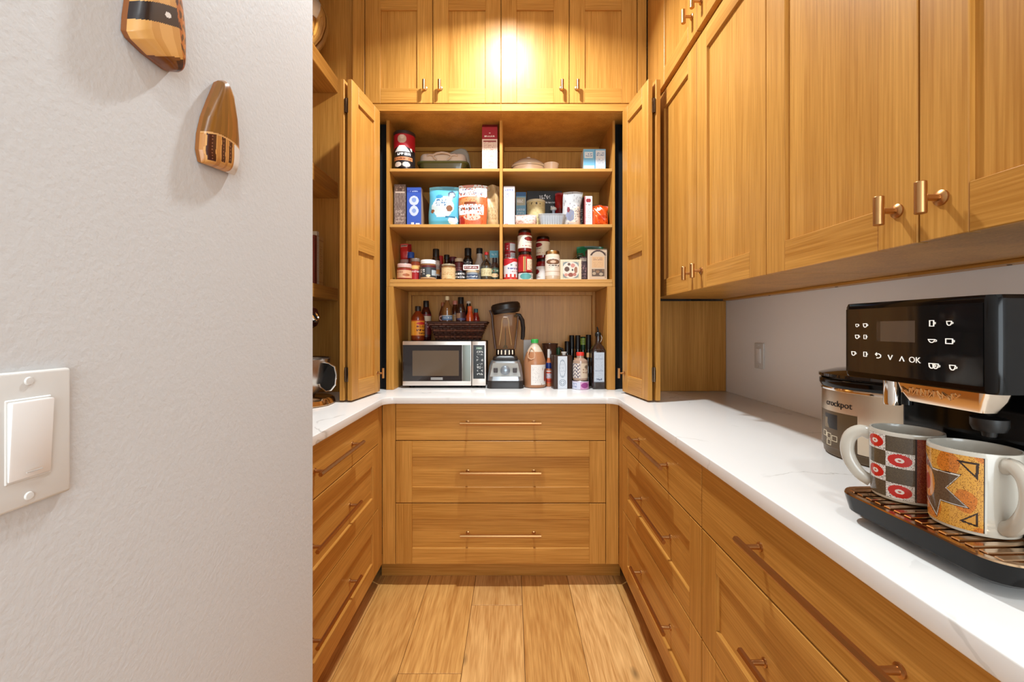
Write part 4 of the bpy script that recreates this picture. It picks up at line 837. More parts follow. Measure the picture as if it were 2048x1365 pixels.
link('lid', from_bm('lid', bm), DKB, t, (0, 0, 0))
lathe('lid_ring', [(.0, .4025), (.062, .4025), (.060, .414), (0, .414)], mat('ring_tan', (150, 116, 84), .25), t, (0, 0, 0), 28)
tag(box('outlet_plate', (WX(1047, 2.61), WX(1070, 2.61)), (HB-.006, HB-.0002), (WZ(722, 2.61), WZ(680, 2.61)), WHITEPL, bev=.002), 'white outlet cover on the hutch back beside the blender', 'outlet')
# vinegar jug
VX_, VY_ = WX(1069.5, 2.385), 2.385
t = thing('vinegar_jug', 'big brown vinegar jug with a green cap and white label', 'jug', (VX_, VY_, CT), local=True)
def jugmat():
    m = bpy.data.materials.new('jug_liquid'); m.use_nodes = True; nt = m.node_tree; b = nt.nodes['Principled BSDF']
    b.inputs['Roughness'].default_value = .3
    tc = nt.nodes.new('ShaderNodeTexCoord'); sx_ = nt.nodes.new('ShaderNodeSeparateXYZ'); r = nt.nodes.new('ShaderNodeMapRange'); mx = nt.nodes.new('ShaderNodeMix'); mx.data_type = 'RGBA'
    r.inputs['From Min'].default_value = .196; r.inputs['From Max'].default_value = .200
    mx.inputs['A'].default_value = lin((172, 118, 82)); mx.inputs['B'].default_value = lin((206, 190, 168))
    nt.links.new(tc.outputs['Object'], sx_.inputs[0]); nt.links.new(sx_.outputs['Z'], r.inputs['Value']); nt.links.new(r.outputs[0], mx.inputs['Factor']); nt.links.new(mx.outputs['Result'], b.inputs['Base Color'])
    return m
JL = jugmat()
lathe('body', [(0, .003), (.05, 0), (.058, .003), (.062, .012), (.062, .13), (.060, .15), (.048, .19), (.032, .22), (.019, .237), (.018, .248)], JL, t, (0, 0, 0), 36)
lathe('cap', [(0, .246), (.021, .246), (.021, .264), (.018, .267), (0, .267)], plastic((56, 168, 76), .35), t, (0, 0, 0), 24)
sheet('label', arc(.0626, .018, .128, -22, 68), 40, 50, lab((228, 222, 216), (tx(.08, .6, .1, .9, 7, 12, 151, .3), (196, 188, 186)), (el(.92, .5, .13, .3), (150, 84, 60)), (el(.9, .3, .1, .16), (170, 60, 44)), (nz(.02, 41, 14), (200, 180, 170))), PAPER, t)
tube('handle', [(-.020, -.030, .222), (-.034, -.042, .208), (-.040, -.050, .186), (-.038, -.053, .166), (-.022, -.056, .158), (-.006, -.055, .164), (-.002, -.050, .184), (-.008, -.040, .206), (-.020, -.030, .222)], .003, mat('jug_moulding', (206, 164, 130), .3), t, seg=8)
# other things by the jug
t = thing('pitcher', 'brown glazed pitcher half hidden behind the vinegar jug', 'pitcher', (WX(1100, 2.52), 2.52, CT), local=True)
BRG = mat('brown_glaze', (92, 58, 42), .2, coat=.5)
lathe('body', [(0, 0), (.046, 0), (.05, .01), (.052, .12), (.044, .19), (.046, .232), (.050, .238), (.046, .238), (.041, .19), (.044, .1), (0, .02)], BRG, t, (0, 0, 0), 30)
tube('handle', [(.046, -.01, .215), (.07, -.014, .205), (.078, -.015, .17), (.066, -.014, .12), (.05, -.01, .10)], .008, plastic((34, 30, 30), .3), t)
lb = lab((206, 74, 40), (rc(0, 1, .86, .96), (226, 200, 190)), (rc(.2, .8, .36, .74), (214, 196, 200)), (tx(.25, .75, .4, .7, 4, 3, 161), (150, 120, 140)), (rc(0, 1, .1, .2), (150, 40, 40)))
bottle('spray_bottle', 'slim orange-labelled bottle with a dark blue collar next to the jug', WX(1097, 2.42), 2.405, CT, .0155, .21, (190, 110, 70), (206, 200, 196), lb, (.1, .44), sh=.56, neckr=.45, caph=.24, capr=.5)
lathe('collar', [(0, .103), (.0165, .103), (.0168, .118), (.0155, .133), (.008, .137), (0, .137)], plastic((28, 44, 104), .3), bpy.data.objects['spray_bottle'], (0, 0, 0), 20)
# olive oil tin turned corner-on
t = thing('oil_tin', 'dark square oil tin with pale illustrated front and white cap', 'tin', (WX(1123, 2.34), 2.335, CT), R(9), local=True)
loft('body', [(roundrect(.052, .032, .006), 0), (roundrect(.052, .032, .006), .178), (roundrect(.050, .030, .006), .181), (roundrect(.046, .026, .006), .181)], mat('tin_dark', (62, 44, 36), .3, .4), t)
sheet('label', flat(-.030, .022, .001, .177, -.0326), 40, 90, lab((206, 212, 220), (ring(.5, .19, .36, .1, .86), (110, 124, 140)), (ring(.5, .19, .22, .06, .7), (130, 142, 156)), (tx(.2, .8, .5, .9, 5, 4, 171, .35), (170, 180, 192)), (lambda u, v: abs(math.hypot((u-.5)*.8, v-.62)-.26) < .02, (150, 162, 176)), (rc(.2, .8, .38, .41), (180, 188, 198))), PAPER, t)
lathe('cap', [(0, .1815), (.010, .1815), (.010, .186), (.015, .196), (.015, .199), (0, .199)], WHITEPL, t, (.012, -.004, 0), 20)
bottle('oil_bottle', 'narrow green bottle neck right behind the oil tin', WX(1116, 2.47), 2.45, CT, .02, .215, (24, 60, 34), (20, 70, 40), None, sh=.6, neckr=.5, caph=.18)
pk = lab((206, 208, 224), (rc(.46, 1, 0, .9), (206, 150, 190)), (el(.6, .5, .12, .34), (150, 60, 130)), (tx(.1, .42, .2, .8, 5, 2, 181), (130, 140, 180)), (rc(0, 1, .9, 1), (196, 180, 200)), (tx(.7, .95, .3, .7, 5, 2, 182), (170, 100, 150)))
canister('food_can', 'short pink and white can under the red-capped jar', 'can', WX(1161.5, 2.30), 2.31, CT, .0445, .046, pk, (206, 206, 206))
gj = lab((190, 170, 156), (lambda u, v: u < .45 and math.sin(u*52)*math.sin(v*26+math.sin(u*30)) > .25, (70, 76, 104)), (lambda u, v: u < .45 and math.sin(u*52)*math.sin(v*26+math.sin(u*30)) < -.5, (226, 222, 218)), (rc(.5, 1, 0, 1), (206, 186, 162)), (tx(.55, .95, .3, .8, 5, 3, 183, .5), (150, 110, 90)), (el(.7, .75, .08, .12), (120, 100, 84)))
jar('spice_jar', 'patterned glass jar with a bright red cap on the pink can', WX(1161, 2.30), 2.31, CT+.0462, .040, .152, (170, 140, 120), (206, 50, 40), gj, (.1, .62), .12, sh=.78, neck=.5)
# dark bottles at the back
for k, (px, py, col, lb_) in enumerate(((1134.5, 683, (26, 16, 14), 'short dark bottle at the left of the dark bottle cluster'), (1143.5, 671, (14, 12, 14), 'black-capped bottle second from the left in the dark cluster'), (1155.5, 671, (16, 13, 14), 'black-capped bottle in the middle of the dark cluster'), (1166, 674, (24, 50, 22), 'green glass bottle with lime neck label in the dark cluster'), (1177, 670, (14, 13, 16), 'black-capped bottle at the right of the dark cluster'))):
    y_ = 2.5+.045*(k % 2); hh = WZ(py, y_)-CT
    bottle('wine_bottle', lb_, WX(px, y_), y_, CT, .0185, hh, (20, 18, 14) if k != 3 else (26, 46, 20), col if k != 3 else (30, 60, 30), lab((150, 170, 70), (tx(.1, .9, .2, .8, 3, 3, 190+k), (90, 110, 40))) if k == 3 else None, (.83, .97) if k == 3 else (.1, .4), sh=.46, neckr=.68, caph=.28)
for px, y_, hh, lb_ in ((1151, 2.42, .16, 'small dark vinegar bottle with a cork behind the patterned jar'), (1176, 2.40, .19, 'slim corked bottle left of the tall square bottle')):
    bottle('cork_bottle', lb_, WX(px, y_), y_, CT, .017, hh, (30, 22, 20), (196, 150, 100), None, sh=.55, neckr=.5, caph=.14, capr=.5)
# tall square bottle
t = thing('square_bottle', 'tall square dark bottle with silver label and pour spout at the right', 'bottle', (WX(1196.5, 2.32), 2.325, CT), local=True)
DG = glassy((40, 22, 18))
loft('body', [(roundrect(.034, .034, .008), 0), (roundrect(.036, .036, .009), .006), (roundrect(.036, .036, .009), .205), (roundrect(.03, .03, .012), .225), (roundrect(.016, .016, .012), .243), (roundrect(.0135, .0135, .0125), .26), (roundrect(.0135, .0135, .0125), .285)], DG, t)
sheet('label', flat(-.029, .026, .038, .198, -.0366), 40, 80, lab((186, 194, 206), (rc(0, 1, .0, .02), (120, 126, 140)), (tx(.1, .9, .12, .92, 7, 14, 201, .25), (150, 158, 174)), (tx(.2, .8, .04, .14, 5, 1, 202, .7), (70, 80, 110)), (rc(.1, .9, .78, .79), (120, 128, 146)), (rc(.1, .9, .38, .39), (120, 128, 146))), PAPER, t)
lathe('cap', [(0, .284), (.0165, .284), (.0165, .300), (.012, .306), (0, .306)], BLACK, t, (0, 0, 0), 20)
tube('spout', [(0, 0, .304), (0, 0, .316), (-.003, 0, .328), (-.006, 0, .336)], [.006, .005, .004, .003], BLACK, t, seg=8)
tube('cap_chain', [(.014, -.012, .29), (.018, -.016, .275), (.014, -.018, .262), (.010, -.016, .252)], .0018, CHROME, t, seg=6)

# ================================================================== RIGHT WORKTOP
# slow cooker
t = thing('slow_cooker', 'oval steel slow cooker with black rim behind the coffee machine', 'slow cooker', (.952, 1.04, CT), R(-58), local=True)
SA_, SB_ = .165, .122
BST = mat('cooker_steel', (214, 198, 176), .32, 1)
BRZ = mat('cooker_bronze', (96, 76, 52), .35, .4)
lathe('base', [(0, 0), (.93, 0), (.97, .006), (.98, .02), (1.0, .024), (0, .024)], BRZ, t, (0, 0, 0), 56, Matrix.Diagonal((1, 1, 1, 1)), SA_, SB_)
lathe('body', [(.985, .0245), (1.0, .028), (1.0, .166), (.995, .170)], BST, t, (0, 0, 0), 64, None, SA_, SB_)
lathe('steel_lip', [(.985, .168), (1.015, .170), (1.02, .174), (1.0, .178)], CHROME, t, (0, 0, 0), 64, None, SA_, SB_)
lathe('crock_rim', [(.97, .176), (1.01, .178), (1.035, .186), (1.035, .196), (1.01, .200), (.93, .201), (.9, .196)], BLACKG, t, (0, 0, 0), 64, None, SA_, SB_)
lathe('lid', [(1.03, .2025), (1.045, .204), (1.045, .211), (1.0, .214), (.8, .224), (.4, .232), (0, .234)], mat('lid_dark_glass', (40, 30, 26), .05, coat=.6), t, (0, 0, 0), 64, None, SA_, SB_)
lathe('lid_knob', [(.014, .233), (.014, .243), (.026, .250), (.026, .258), (.018, .262), (0, .262)], BLACKG, t, (0, 0, 0), 24)
for s in (1,): tube('handle', [(s*.160, -.04, .128), (s*.190, -.036, .128), (s*.198, 0, .128), (s*.190, .036, .128), (s*.160, .04, .128)], .008, BLACK, t)
def cook(a, z, k=1.004):
    a = R(a); return (SA_*k*math.sin(a), -SB_*k*math.cos(a), z)
def panel(u, v):
    if rc(.24, .62, .52, .92)(u, v):
        return (22, 17, 15) if (u > .34 or v > .8) and (u-.30)*1.7 > (.72-v)*.8 else (120, 100, 72)
    for cu, cv in ((.22, .34), (.38, .30), (.54, .26), (.38, .12)):
        d_ = max(abs(u-cu)/.075, abs(v-cv)/.08)
        if .72 < d_ <= 1: return (206, 190, 160)
    return (86, 66, 42)
sheet('control_panel', lambda u, v: cook(-66+48*u, .024+.092*v), 60, 50, panel, FILM, t)
tm = text_mesh('crockpot', .022, .0003)
for v_ in tm.vertices:
    x, y, z = v_.co
    a = R(-37)+x/(.155); v_.co = (SA_*(1.004)*math.sin(a)+z*math.sin(a), -SB_*(1.004)*math.cos(a)-z*math.cos(a), .137+y)
link('lettering', tm, plastic((30, 20, 16), .4), t, (0, 0, 0))

# coffee machine
CM = thing('coffee_machine', 'black bean-to-cup coffee machine with touch controls on the right worktop', 'coffee machine', (.754, .661, CT), R(-88), local=True)
yb = .19
box('body', (-.118, .118), (-.04, yb), (.012, .244), BLACKG, CM, bev=.006, seg=2)
loft('head', [(roundrect(.119, .165, .014), .243), (roundrect(.120, .167, .016), .247), (roundrect(.120, .167, .016), .365), (roundrect(.118, .165, .015), .371)], BLACKG, CM, (0, .017, 0))
def display(u, v):
    if rc(.28, .575, .50, .80)(u, v): return (78, 68, 60) if u > .315 else (46, 42, 40)
    return (22, 21, 21)
sheet('touch_panel', flat(-.110, .106, .252, .361, -.1506), 60, 30, display, print_mat('touch_glass', .05, .5), CM, smooth=False)
ICON = mat('icon_white', (214, 206, 196), .5, emit=((230, 220, 208), .55))
def pu(u): return -.110+.216*u
def pv(v): return .252+.109*v
def cup(cx, cz, s, kind=0):
    """outlined cup symbol"""
    o = {0: [(-1, .8), (1, .8), (.8, -.4), (.3, -.9), (-.3, -.9), (-.8, -.4)], 1: [(-.7, 1), (.7, 1), (.7, -1), (-.7, -1)], 2: [(-1.4, .5), (1.4, .5), (.8, -.4), (.3, -.7), (-.3, -.7), (-.8, -.4)], 3: [(-1.1, .8), (1.1, .8), (1.1, -.8), (-1.1, -.8)]}[kind]
    bm = bmesh.new(); add_tube(bm, [(x*s, 0, z*s) for x, z in o], s*.2, 5, True)
    add_tube(bm, [(o[1][0]*s, 0, .4*s), ((o[1][0]+.55)*s, 0, .3*s), ((o[1][0]+.5)*s, 0, -.2*s), ((o[1][0]-.1)*s, 0, -.3*s)], s*.15, 5)
    link('icon', from_bm('icon', bm), ICON, CM, (cx, -.1512, cz))
for u, v, s, k in ((.11, .74, .0035, 0), (.185, .74, .0045, 0), (.11, .56, .0045, 0), (.185, .56, .0042, 1), (.075, .29, .0048, 0), (.185, .29, .0048, 1), (.70, .76, .0052, 1), (.81, .76, .0042, 0), (.70, .53, .0045, 2), (.81, .53, .0052, 3), (.70, .20, .005, 0), (.725, .20, .005, 0), (.83, .20, .0048, 0)):
    cup(pu(u), pv(v), s*.78, k)
def stroke(pts, cx, cz, s=1, w=.0008):
    bm = bmesh.new(); add_tube(bm, [(x*s, 0, z*s) for x, z in pts], w, 5); link('icon', from_bm('icon', bm), ICON, CM, (cx, -.1512, cz))
stroke([(-1, 1), (0, -1), (1, 1)], pu(.40), pv(.27), .0036); stroke([(-1, -1), (0, 1), (1, -1)], pu(.49), pv(.26), .0036)
stroke([(-1.2, .6), (.4, .8), (1.2, .3), (1.1, -.5), (.3, -.9), (-.6, -.9)], pu(.30), pv(.28), .004); stroke([(-.6, 1.2), (-1.2, .6), (-.6, 0)], pu(.30), pv(.28), .004)
tm = text_mesh('OK', .0125, .0002); tm.transform(Matrix.Rotation(R(90), 4, 'X')); link('lettering', tm, ICON, CM, (pu(.585), -.1514, pv(.255)))
# chrome plate with its raised lettering, spouts
loft('brand_plate', [([(x, y) for x, y in roundrect(.053, .012, .006)], .214), (roundrect(.060, .02, .008), .230), (roundrect(.063, .022, .008), .2425)], mat('warm_chrome', (232, 214, 194), .16, 1), CM, (.036, -.118, 0))
PLATE = (-.1385, .222)
for k in range(7):
    rr = random.Random(k); bm = bmesh.new(); x0 = -.030+k*.0122
    add_tube(bm, [(0, 0, -.0045), (0, 0, .0045), (.005, 0, .005*rr.choice((1, 0))), (.006, 0, -.005*rr.choice((1, 0))), (.011, 0, .005*rr.choice((-1, 1)))], .0012, 6)
    link('raised_letter', from_bm('raised_letter', bm), mat('warm_gold', (214, 164, 110), .18, 1), CM, (x0+.014, -.139, .2315))
lathe('milk_spout', [(0, .202), (.011, .202), (.012, .206), (.012, .243), (0, .243)], CHROME, CM, (-.048, -.124, 0), 24)
lathe('milk_spout', [(0, .205), (.008, .205), (.008, .243), (0, .243)], BLACKG, CM, (-.031, -.116, 0), 20)
lathe('coffee_spout', [(0, .188), (.016, .188), (.019, .195), (.019, .205), (0, .205)], BLACK, CM, (.075, -.105, 0), 24)
lathe('coffee_spout', [(0, .180), (.007, .180), (.009, .19), (0, .19)], BLACK, CM, (.075, -.105, 0), 18)
# drip tray
TB = mat('trim_bronze', (196, 164, 130), .15, 1)
loft('drip_tray', [(roundrect(.114, .076, .03), .014), (roundrect(.122, .083, .034), .020), (roundrect(.127, .087, .036), .040), (roundrect(.128, .088, .036), .046)], BLACKG, CM, (.030, -.096, 0))
loft('tray_trim', [(roundrect(.128, .088, .036), .0462), (roundrect(.127, .087, .036), .0485), (roundrect(.119, .079, .03), .0485), (roundrect(.118, .078, .03), .0465)], TB, CM, (.030, -.096, 0))
for k in range(14):
    x = -.076+k*.0165
    box('tray_slat', (x-.0055, x+.0055), (-.170, -.042), (.0465, .0495), TB, CM, bev=.001)
for x in (-.07, .09):
    lathe('foot', [(0, 0), (.012, 0), (.014, .0141), (0, .0141)], BLACK, CM, (x, -.12, 0), 16); lathe('foot', [(0, 0), (.012, 0), (.014, .0122), (0, .0122)], BLACK, CM, (x, .15, 0), 16)
for k in (0, 1): box('side_groove', (.1195, .1212), (-.05+.03*k, -.03+.03*k), (.25, .36), mat('side_chrome', (150, 150, 146), .1, 1), CM, bev=0)
lathe('level_float', [(0, .0497), (.014, .0497), (.016, .054), (.016, .066), (.013, .07), (0, .07)], BLACK, CM, (.134, -.078, 0), 24)

# mugs
def mug(label, x, y, z, r, h, handle_deg, front, paint_deg, inside=(216, 206, 192), outer=(192, 184, 170)):
    t = thing('mug', label, 'mug', (x, y, z), local=True)
    GLZ = mat('glaze_%d' % outer[0], outer, .14, coat=.4)
    lathe('body', [(0, .003), (r*.86, 0), (r*.94, .002), (r*.96, .008), (r*.985, h*.5), (r, h-.003), (r*.985, h), (r*.93, h), (r*.915, h-.004), (r*.88, h*.5), (r*.84, .012), (0, .009)], GLZ, t, (0, 0, 0), 56)
    def surf(u, v):
        a = R(paint_deg[0]+(paint_deg[1]-paint_deg[0])*u); rr = r*(.965+.035*v)*1.006
        return (rr*math.sin(a), -rr*math.cos(a), .006+(h-.012)*v)
    sheet('painted_band', surf, 150, 110, front, GLAZE, t)
    a = R(handle_deg); dx, dy = math.sin(a), -math.cos(a)
    pts = [(r*.93, h*.86), (r*1.22, h*.90), (r*1.52, h*.80), (r*1.62, h*.60), (r*1.52, h*.40), (r*1.25, h*.22), (r*.94, h*.14)]
    tube('handle', smooth_path([(dx*q, dy*q, z_) for q, z_ in pts]), .0082, GLZ, t, seg=12, flat=1.25)
    return t
def checker(u, v):
    g = random.Random(hash((int(u*150), int(v*110)))).random()
    if u > .80: 
        if u < .83: return (40, 12, 10)
        return (118, 40, 22) if g > .3 else (150, 74, 40)
    c, r_ = int(u/.8*2), int(v*4); cu, cv = u/.8*2-c, v*4-r_
    white = (c+r_) % 2 == (1 if c != 0 else 1)
    if white:
        e = math.hypot((cu-.5)/.42, (cv-.5)/.40)
        if e < 1: return (190, 34, 28) if e > .38 else ((226, 214, 204) if e > .15 else (170, 70, 60))
        return (222, 214, 206) if g > .22 else (96, 86, 80)
    k = .85+.3*g
    return (int(84*k), int(72*k), int(56*k))
mug('mug painted with red rings on grey and white checks', .651, .705, CT+.0497, .0474, .111, -132, checker, (-118, -8)) 
def star(u, v):
    u = (math.sin(R(-132+100*u+47))+.995)/1.253
    g = random.Random(hash((int(u*150), int(v*110), 7))).random()
    def tri(p, q, r_):
        s = lambda a, b, c: (a[0]-c[0])*(b[1]-c[1])-(b[0]-c[0])*(a[1]-c[1])
        d1, d2, d3 = s((u, v), p, q), s((u, v), q, r_), s((u, v), r_, p)
        return (d1 > 0) == (d2 > 0) == (d3 > 0) if True else 0
    def inside(poly, k=1.0, c=(.3, .45)):
        n = 0; P = [((x-c[0])*k+c[0], (y-c[1])*k+c[1]) for x, y in poly]
        for (x0, y0), (x1, y1) in zip(P, P[1:]+P[:1]):
            if (y0 > v) != (y1 > v) and u < (x1-x0)*(v-y0)/(y1-y0)+x0: n ^= 1
        return n
    if u > .965: return (206, 200, 188)
    if u > .945: return (36, 22, 14)
    st = [(-.02, .92), (.13, .72), (.60, .73), (.36, .50), (.72, .30), (.26, .30), (.19, .05), (.02, .22), (-.2, .3), (-.2, .8)]
    if inside(st, .93, (.12, .47)):
        if math.hypot((u-.03)/.13, (v-.5)/.22) < 1: return (190, 120, 50) if math.hypot((u-.01)/.08, (v-.5)/.13) > 1 else (170, 70, 50)
        return (92, 72, 54) if g > .2 else (76, 58, 44)
    if inside(st, .985, (.12, .47)): return (206, 196, 184)
    if inside(st, 1.03, (.12, .47)): return (40, 24, 16)
    for p in (((.52, .93), (.88, .93), (.86, .70)), ((.56, .10), (.86, .27), (.86, .07))):
        if inside(list(p)): 
            c = (sum(a for a, b in p)/3, sum(b for a, b in p)/3)
            return (196, 138, 56) if inside(list(p), .62, c) else (44, 26, 16)
    if g < .14: return (120, 70, 24)
    w_ = math.sin(u*9+v*5)+math.sin(v*11-u*4)
    return (206, 148, 62) if w_ < .6 else (196, 112, 40)
mug('mug painted with a brown star on orange, nearest the camera', .651, .602, CT+.0497, .048, .112, -10, star, (-132, -32))

# wall switch on the right splashback and on the hall wall
def rocker(label, loc, rot):
    t = thing('light_switch', label, 'switch', loc, rot, local=True)
    box('plate', (-.035, .035), (-.006, 0), (-.057, .057), WHITEPL, t, bev=.0035, seg=3)
    box('rocker_frame', (-.0175, .0175), (-.0068, -.005), (-.0345, .0345), WHITEPL, t, bev=.0008)
    p = box('rocker', (-.016, .016), (-.0096, -.004), (-.0325, .0325), mat('rocker_white', (232, 229, 226), .3), t, bev=.0012, seg=2); p.rotation_euler = (R(3), 0, 0)
    box('rocker_mark', (-.006, .006), (-.0116, -.0105), (-.0275, -.0265), plastic((190, 184, 178), .4), t, bev=0)
    for s in (-1, 1):
        lathe('screw', [(0, 0), (.0036, 0), (.003, .0012), (0, .0014)], WHITEPL, t, (0, -.006, s*.0485), 14, Matrix.Rotation(R(90), 4, 'X'))
    return t
rocker('white rocker light switch on the left hall wall', (HALLX, .3605, WZ(876, .363)), R(90))
rocker('white rocker light switch on the splashback under the right cabinets', (XR, 1.92, 1.118), R(-90))

# ================================================================== LEFT: wall art, shelves, mixer
def art(name, label, pts_l, pts_r, colf, thick=.018, nv=130, nu=90, rimc=(150, 92, 40)):
    """inlaid wooden piece hanging flat on the hall wall: outlines given as photo points on its front plane"""
    xf = HALLX+thick*.55
    def w(p): y = xf*FPX/(p[0]-VX); return (y, WZ(p[1], y))
    Lp, Rp = [w(p) for p in pts_l], [w(p) for p in pts_r]
    def at(P, f):
        f *= len(P)-1; i = min(len(P)-2, int(f)); f -= i; return (P[i][0]*(1-f)+P[i+1][0]*f, P[i][1]*(1-f)+P[i+1][1]*f)
    yc, zc = sum(p[0] for p in Lp+Rp)/len(Lp+Rp), sum(p[1] for p in Lp+Rp)/len(Lp+Rp)
    t = thing(name, label, 'wall art', (HALLX+.0008, yc, zc), local=True)
    def front(u, v):
        a, b = at(Lp, v), at(Rp, v); y = a[0]*(1-u)+b[0]*u; z = a[1]*(1-u)+b[1]*u
        puff = thick*(.34+.66*(1-abs(2*u-1)**5)**.6*(1-abs(2*v-1)**10)**.5)
        return (puff, y-yc, z-zc)
    sheet('inlay', front, nu, nv, colf, PWOOD, t)
    edge = [(j/nv, 0) for j in range(nv+1)]+[(1, i/nu) for i in range(1, nu)]+[(1-j/nv, 1) for j in range(nv+1)]+[(0, 1-i/nu) for i in range(1, nu)]
    bm = bmesh.new(); A = []; B = []
    for v, u in edge:
        p = front(u, v); A.append(bm.verts.new(p)); B.append(bm.verts.new((0, p[1]*.96, p[2]*.96)))
    n = len(edge)
    for i in range(n): bm.faces.new((A[i], A[(i+1) % n], B[(i+1) % n], B[i]))
    bm.faces.new(B)
    link('edge', from_bm('edge', bm, 30), mat('art_edge_%d' % rimc[0], rimc, .35), t, (0, 0, 0))
    return t
def fish1(u, v):     # small piece
    g = math.sin(u*26+math.sin(v*9)*1.5)
    if v > .40-.16*u*u+.03:
        return (132, 84, 26) if g > .2 else ((150, 92, 34) if u > .5 else (120, 76, 24))
    if v > .40-.16*u*u+.012: return (206, 156, 100)
    if u > .70: return (222, 214, 206)
    for c, w_ in ((.13, .08), (.40, .055), (.59, .045)):
        d_ = abs(u-c-.006*math.sin(v*24))
        if d_ < w_ and (v > .05+.08*c):
            return (62, 22, 12) if not (abs(u-c) < .012 and math.sin(v*150) > .4) else (140, 90, 66)
        if d_ < w_+.02: return (206, 150, 84)
    return (184, 124, 62)
art('wooden_wall_art', 'small pointed wooden wall piece with dark inlaid stripes and a white corner', [(407, 326), (402, 300), (404, 268), (412, 232), (425, 197), (440, 161)], [(473, 351), (477, 318), (476, 280), (472, 240), (463, 195), (449, 160)], fish1)
def fish2(u, v):     # large piece running out of the top of the frame
    if u > .69+.03*math.sin(v*5):
        return (74, 30, 10) if math.sin(u*60+math.sin(v*40)*2)+math.sin(v*70+u*20) > .3 else (170, 92, 34)
    d_ = v-(.47-.16*u-.05*u*u)
    if 0 < d_ < .15:
        if math.hypot((u-.52)/.06, (d_-.075)/.022) < 1: return (226, 220, 214)
        return (36, 26, 26)
    if v < .06+.05*u: return (62, 28, 14) if u > .4 else (120, 70, 30)
    if v < .12-.02*u and u < .6: return (110, 60, 24)
    return (214, 160, 92) if math.sin(u*17) > -.4 else (198, 142, 74)
art('wooden_wall_art', 'large wooden wall piece with a black band, cut off by the top edge', [(343, 143), (300, 110), (268, 78), (260, 62), (262, 30), (266, 0), (272, -40), (284, -90), (300, -130)], [(364, 145), (366, 110), (368, 75), (366, 40), (361, 5), (354, -30), (344, -65), (330, -100), (308, -131)], fish2, thick=.022, rimc=(140, 80, 34))

# things on the left shelves, half hidden by the hall wall
SH1, SH2, SH3 = 2.5315, 1.9905, 1.4475
t = thing('steel_pot', 'round polished steel pot on the highest left shelf', 'pot', (-1.032, 2.045, SH1), local=True)
lathe('bowl', [(0, .02), (.05, .02), (.085, .05), (.118, .10), (.138, .16), (.142, .20), (.138, .23), (.120, .27), (.10, .285), (.096, .285), (.115, .265), (.13, .20), (.08, .06), (0, .03)], CHROME, t, (0, 0, 0), 48)
lathe('stand', [(0, 0), (.07, 0), (.072, .006), (.045, .022), (0, .024)], CHROME, t, (0, 0, 0), 32)
tube('side_rod', [(.107, -.075, .002), (.109, -.076, .22)], .003, BRASS, t, seg=8)
t = jar('ribbed_jar', 'ribbed glass jar on the middle left shelf at the wall edge', -1.03, 2.02, SH2, .075, .17, (96, 60, 34), (120, 84, 50), None, sh=.84, lidh=.14)
for k in range(5): lathe('rib', [(.074, .03+k*.02), (.079, .036+k*.02), (.074, .042+k*.02)], glassy((120, 78, 46)), t, (0, 0, 0), 30)
for (y0, y1, hh, dp, col, lb_, sp) in ((2.056, 2.102, .240, .17, (196, 150, 84), 'tan-spined book standing farthest back on the low left shelf', (176, 126, 66)), (2.034, 2.054, .258, .18, (206, 190, 166), 'tall cream book between two others on the low left shelf', (190, 170, 140)), (2.012, 2.032, .235, .17, (120, 44, 28), 'rust-coloured book nearest the wall edge on the low left shelf', (90, 30, 20))):
    t = thing('book', lb_, 'book', (-.93-dp/2, (y0+y1)/2, SH3), group='books on the low left shelf')
    box('pages', (-.93-dp+.004, -.932), (y0+.003, y1-.003), (SH3+.004, SH3+hh-.004), plastic((226, 216, 196), .7), t, bev=0)
    box('cover', (-.93-dp, -.931), (y0, y0+.0028), (SH3+.0005, SH3+hh), plastic(col, .5), t); box('cover', (-.93-dp, -.931), (y1-.0028, y1), (SH3+.0005, SH3+hh), plastic(col, .5), t)
    sheet('spine', lambda u, v: (0, (u-.5)*(y1-y0), v*hh), 10, 60, lab(col, (tx(.2, .8, .25, .8, 1, 12, 211, .6), sp), (rc(0, 1, .9, .93), sp), (rc(0, 1, .06, .08), sp)), PAPER, t, (-.9295, (y0+y1)/2, SH3+.0005))
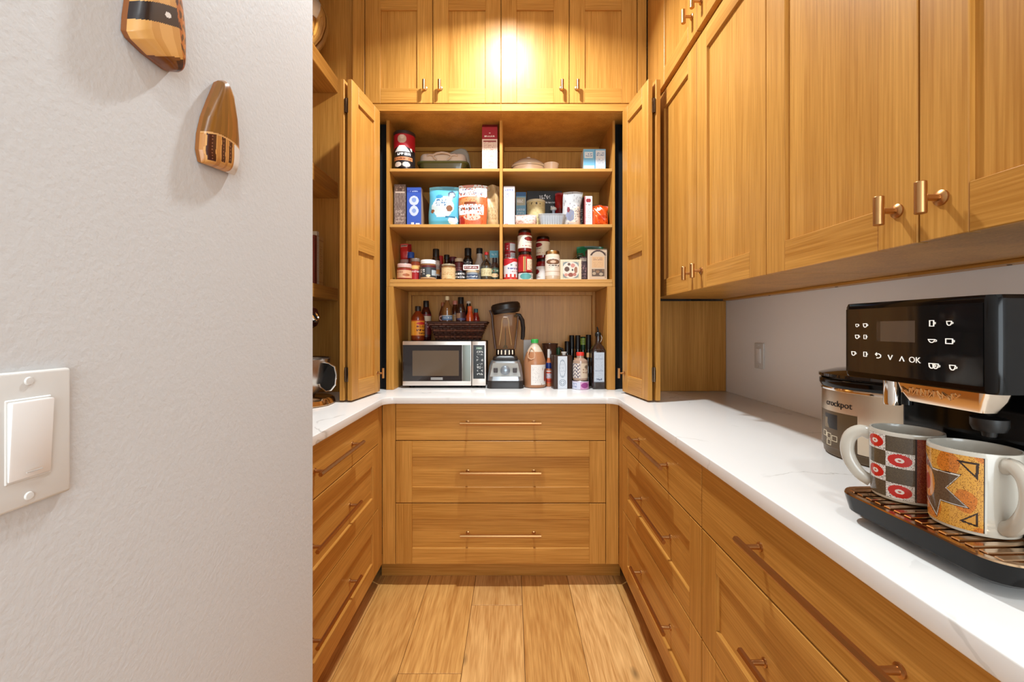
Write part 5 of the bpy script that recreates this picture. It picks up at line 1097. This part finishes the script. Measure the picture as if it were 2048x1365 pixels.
# stand mixer
t = thing('stand_mixer', 'stand mixer with a steel bowl on the left worktop by the white wall', 'mixer', (-.925, 1.84, CT), local=True)
MXR = mat('mixer_enamel', (46, 18, 14), .15, coat=.6)
MST = mat('mixer_steel', (206, 176, 140), .16, 1)
loft('base', [(roundrect(.165, .115, .10, 10), 0), (roundrect(.17, .12, .105, 10), .006), (roundrect(.165, .115, .10, 10), .024), (roundrect(.16, .09, .08, 10), .032)], MST, t, (-.02, 0, 0))
loft('column', [(roundrect(.05, .055, .04, 8), .03), (roundrect(.042, .048, .036, 8), .15), (roundrect(.05, .05, .04, 8), .33)], MXR, t, (-.17, 0, 0))
bm = bmesh.new(); add_lathe(bm, [(0, -.165), (.045, -.16), (.066, -.12), (.07, 0), (.064, .10), (.05, .15), (.04, .165), (0, .166)], 32, Matrix.Translation((-.09, 0, .375)) @ Matrix.Rotation(R(90), 4, 'Y'))
link('motor_head', from_bm('motor_head', bm), MXR, t, (0, 0, 0))
bm = bmesh.new(); add_lathe(bm, [(.026, 0), (.029, .002), (.029, .010), (.024, .013), (.02, .009), (0, .008)], 24, Matrix.Translation((.072, -.012, .377)) @ Matrix.Rotation(R(62), 4, 'Y') @ Matrix.Rotation(R(0), 4, 'X'))
link('hub_cap', from_bm('hub_cap', bm), CHROME, t, (0, 0, 0))
lathe('attachment_shaft', [(0, .20), (.012, .20), (.02, .24), (.026, .31), (0, .31)], MXR, t, (.03, 0, 0), 20)
lathe('bowl', [(0, .035), (.05, .035), (.055, .045), (.085, .07), (.105, .12), (.110, .17), (.112, .196), (.116, .199), (.113, .201), (.108, .196), (.10, .12), (.05, .055), (0, .05)], STEEL, t, (.02, 0, 0), 48)
hp = [(.118, -.028, .185), (.150, -.034, .18), (.176, -.038, .165), (.184, -.04, .13), (.180, -.04, .09), (.160, -.036, .066), (.138, -.032, .06), (.112, -.028, .078), (.104, -.026, .10)]
tube('bowl_handle', hp+[hp[0]], .0035, CHROME, t, seg=8)
bm = bmesh.new(); vv = [bm.verts.new((x, y+.004, z)) for x, y, z in hp]; bm.faces.new(vv); bmesh.ops.solidify(bm, geom=bm.faces[:], thickness=.006)
link('handle_insert', from_bm('handle_insert', bm), BLACK, t, (0, 0, 0))
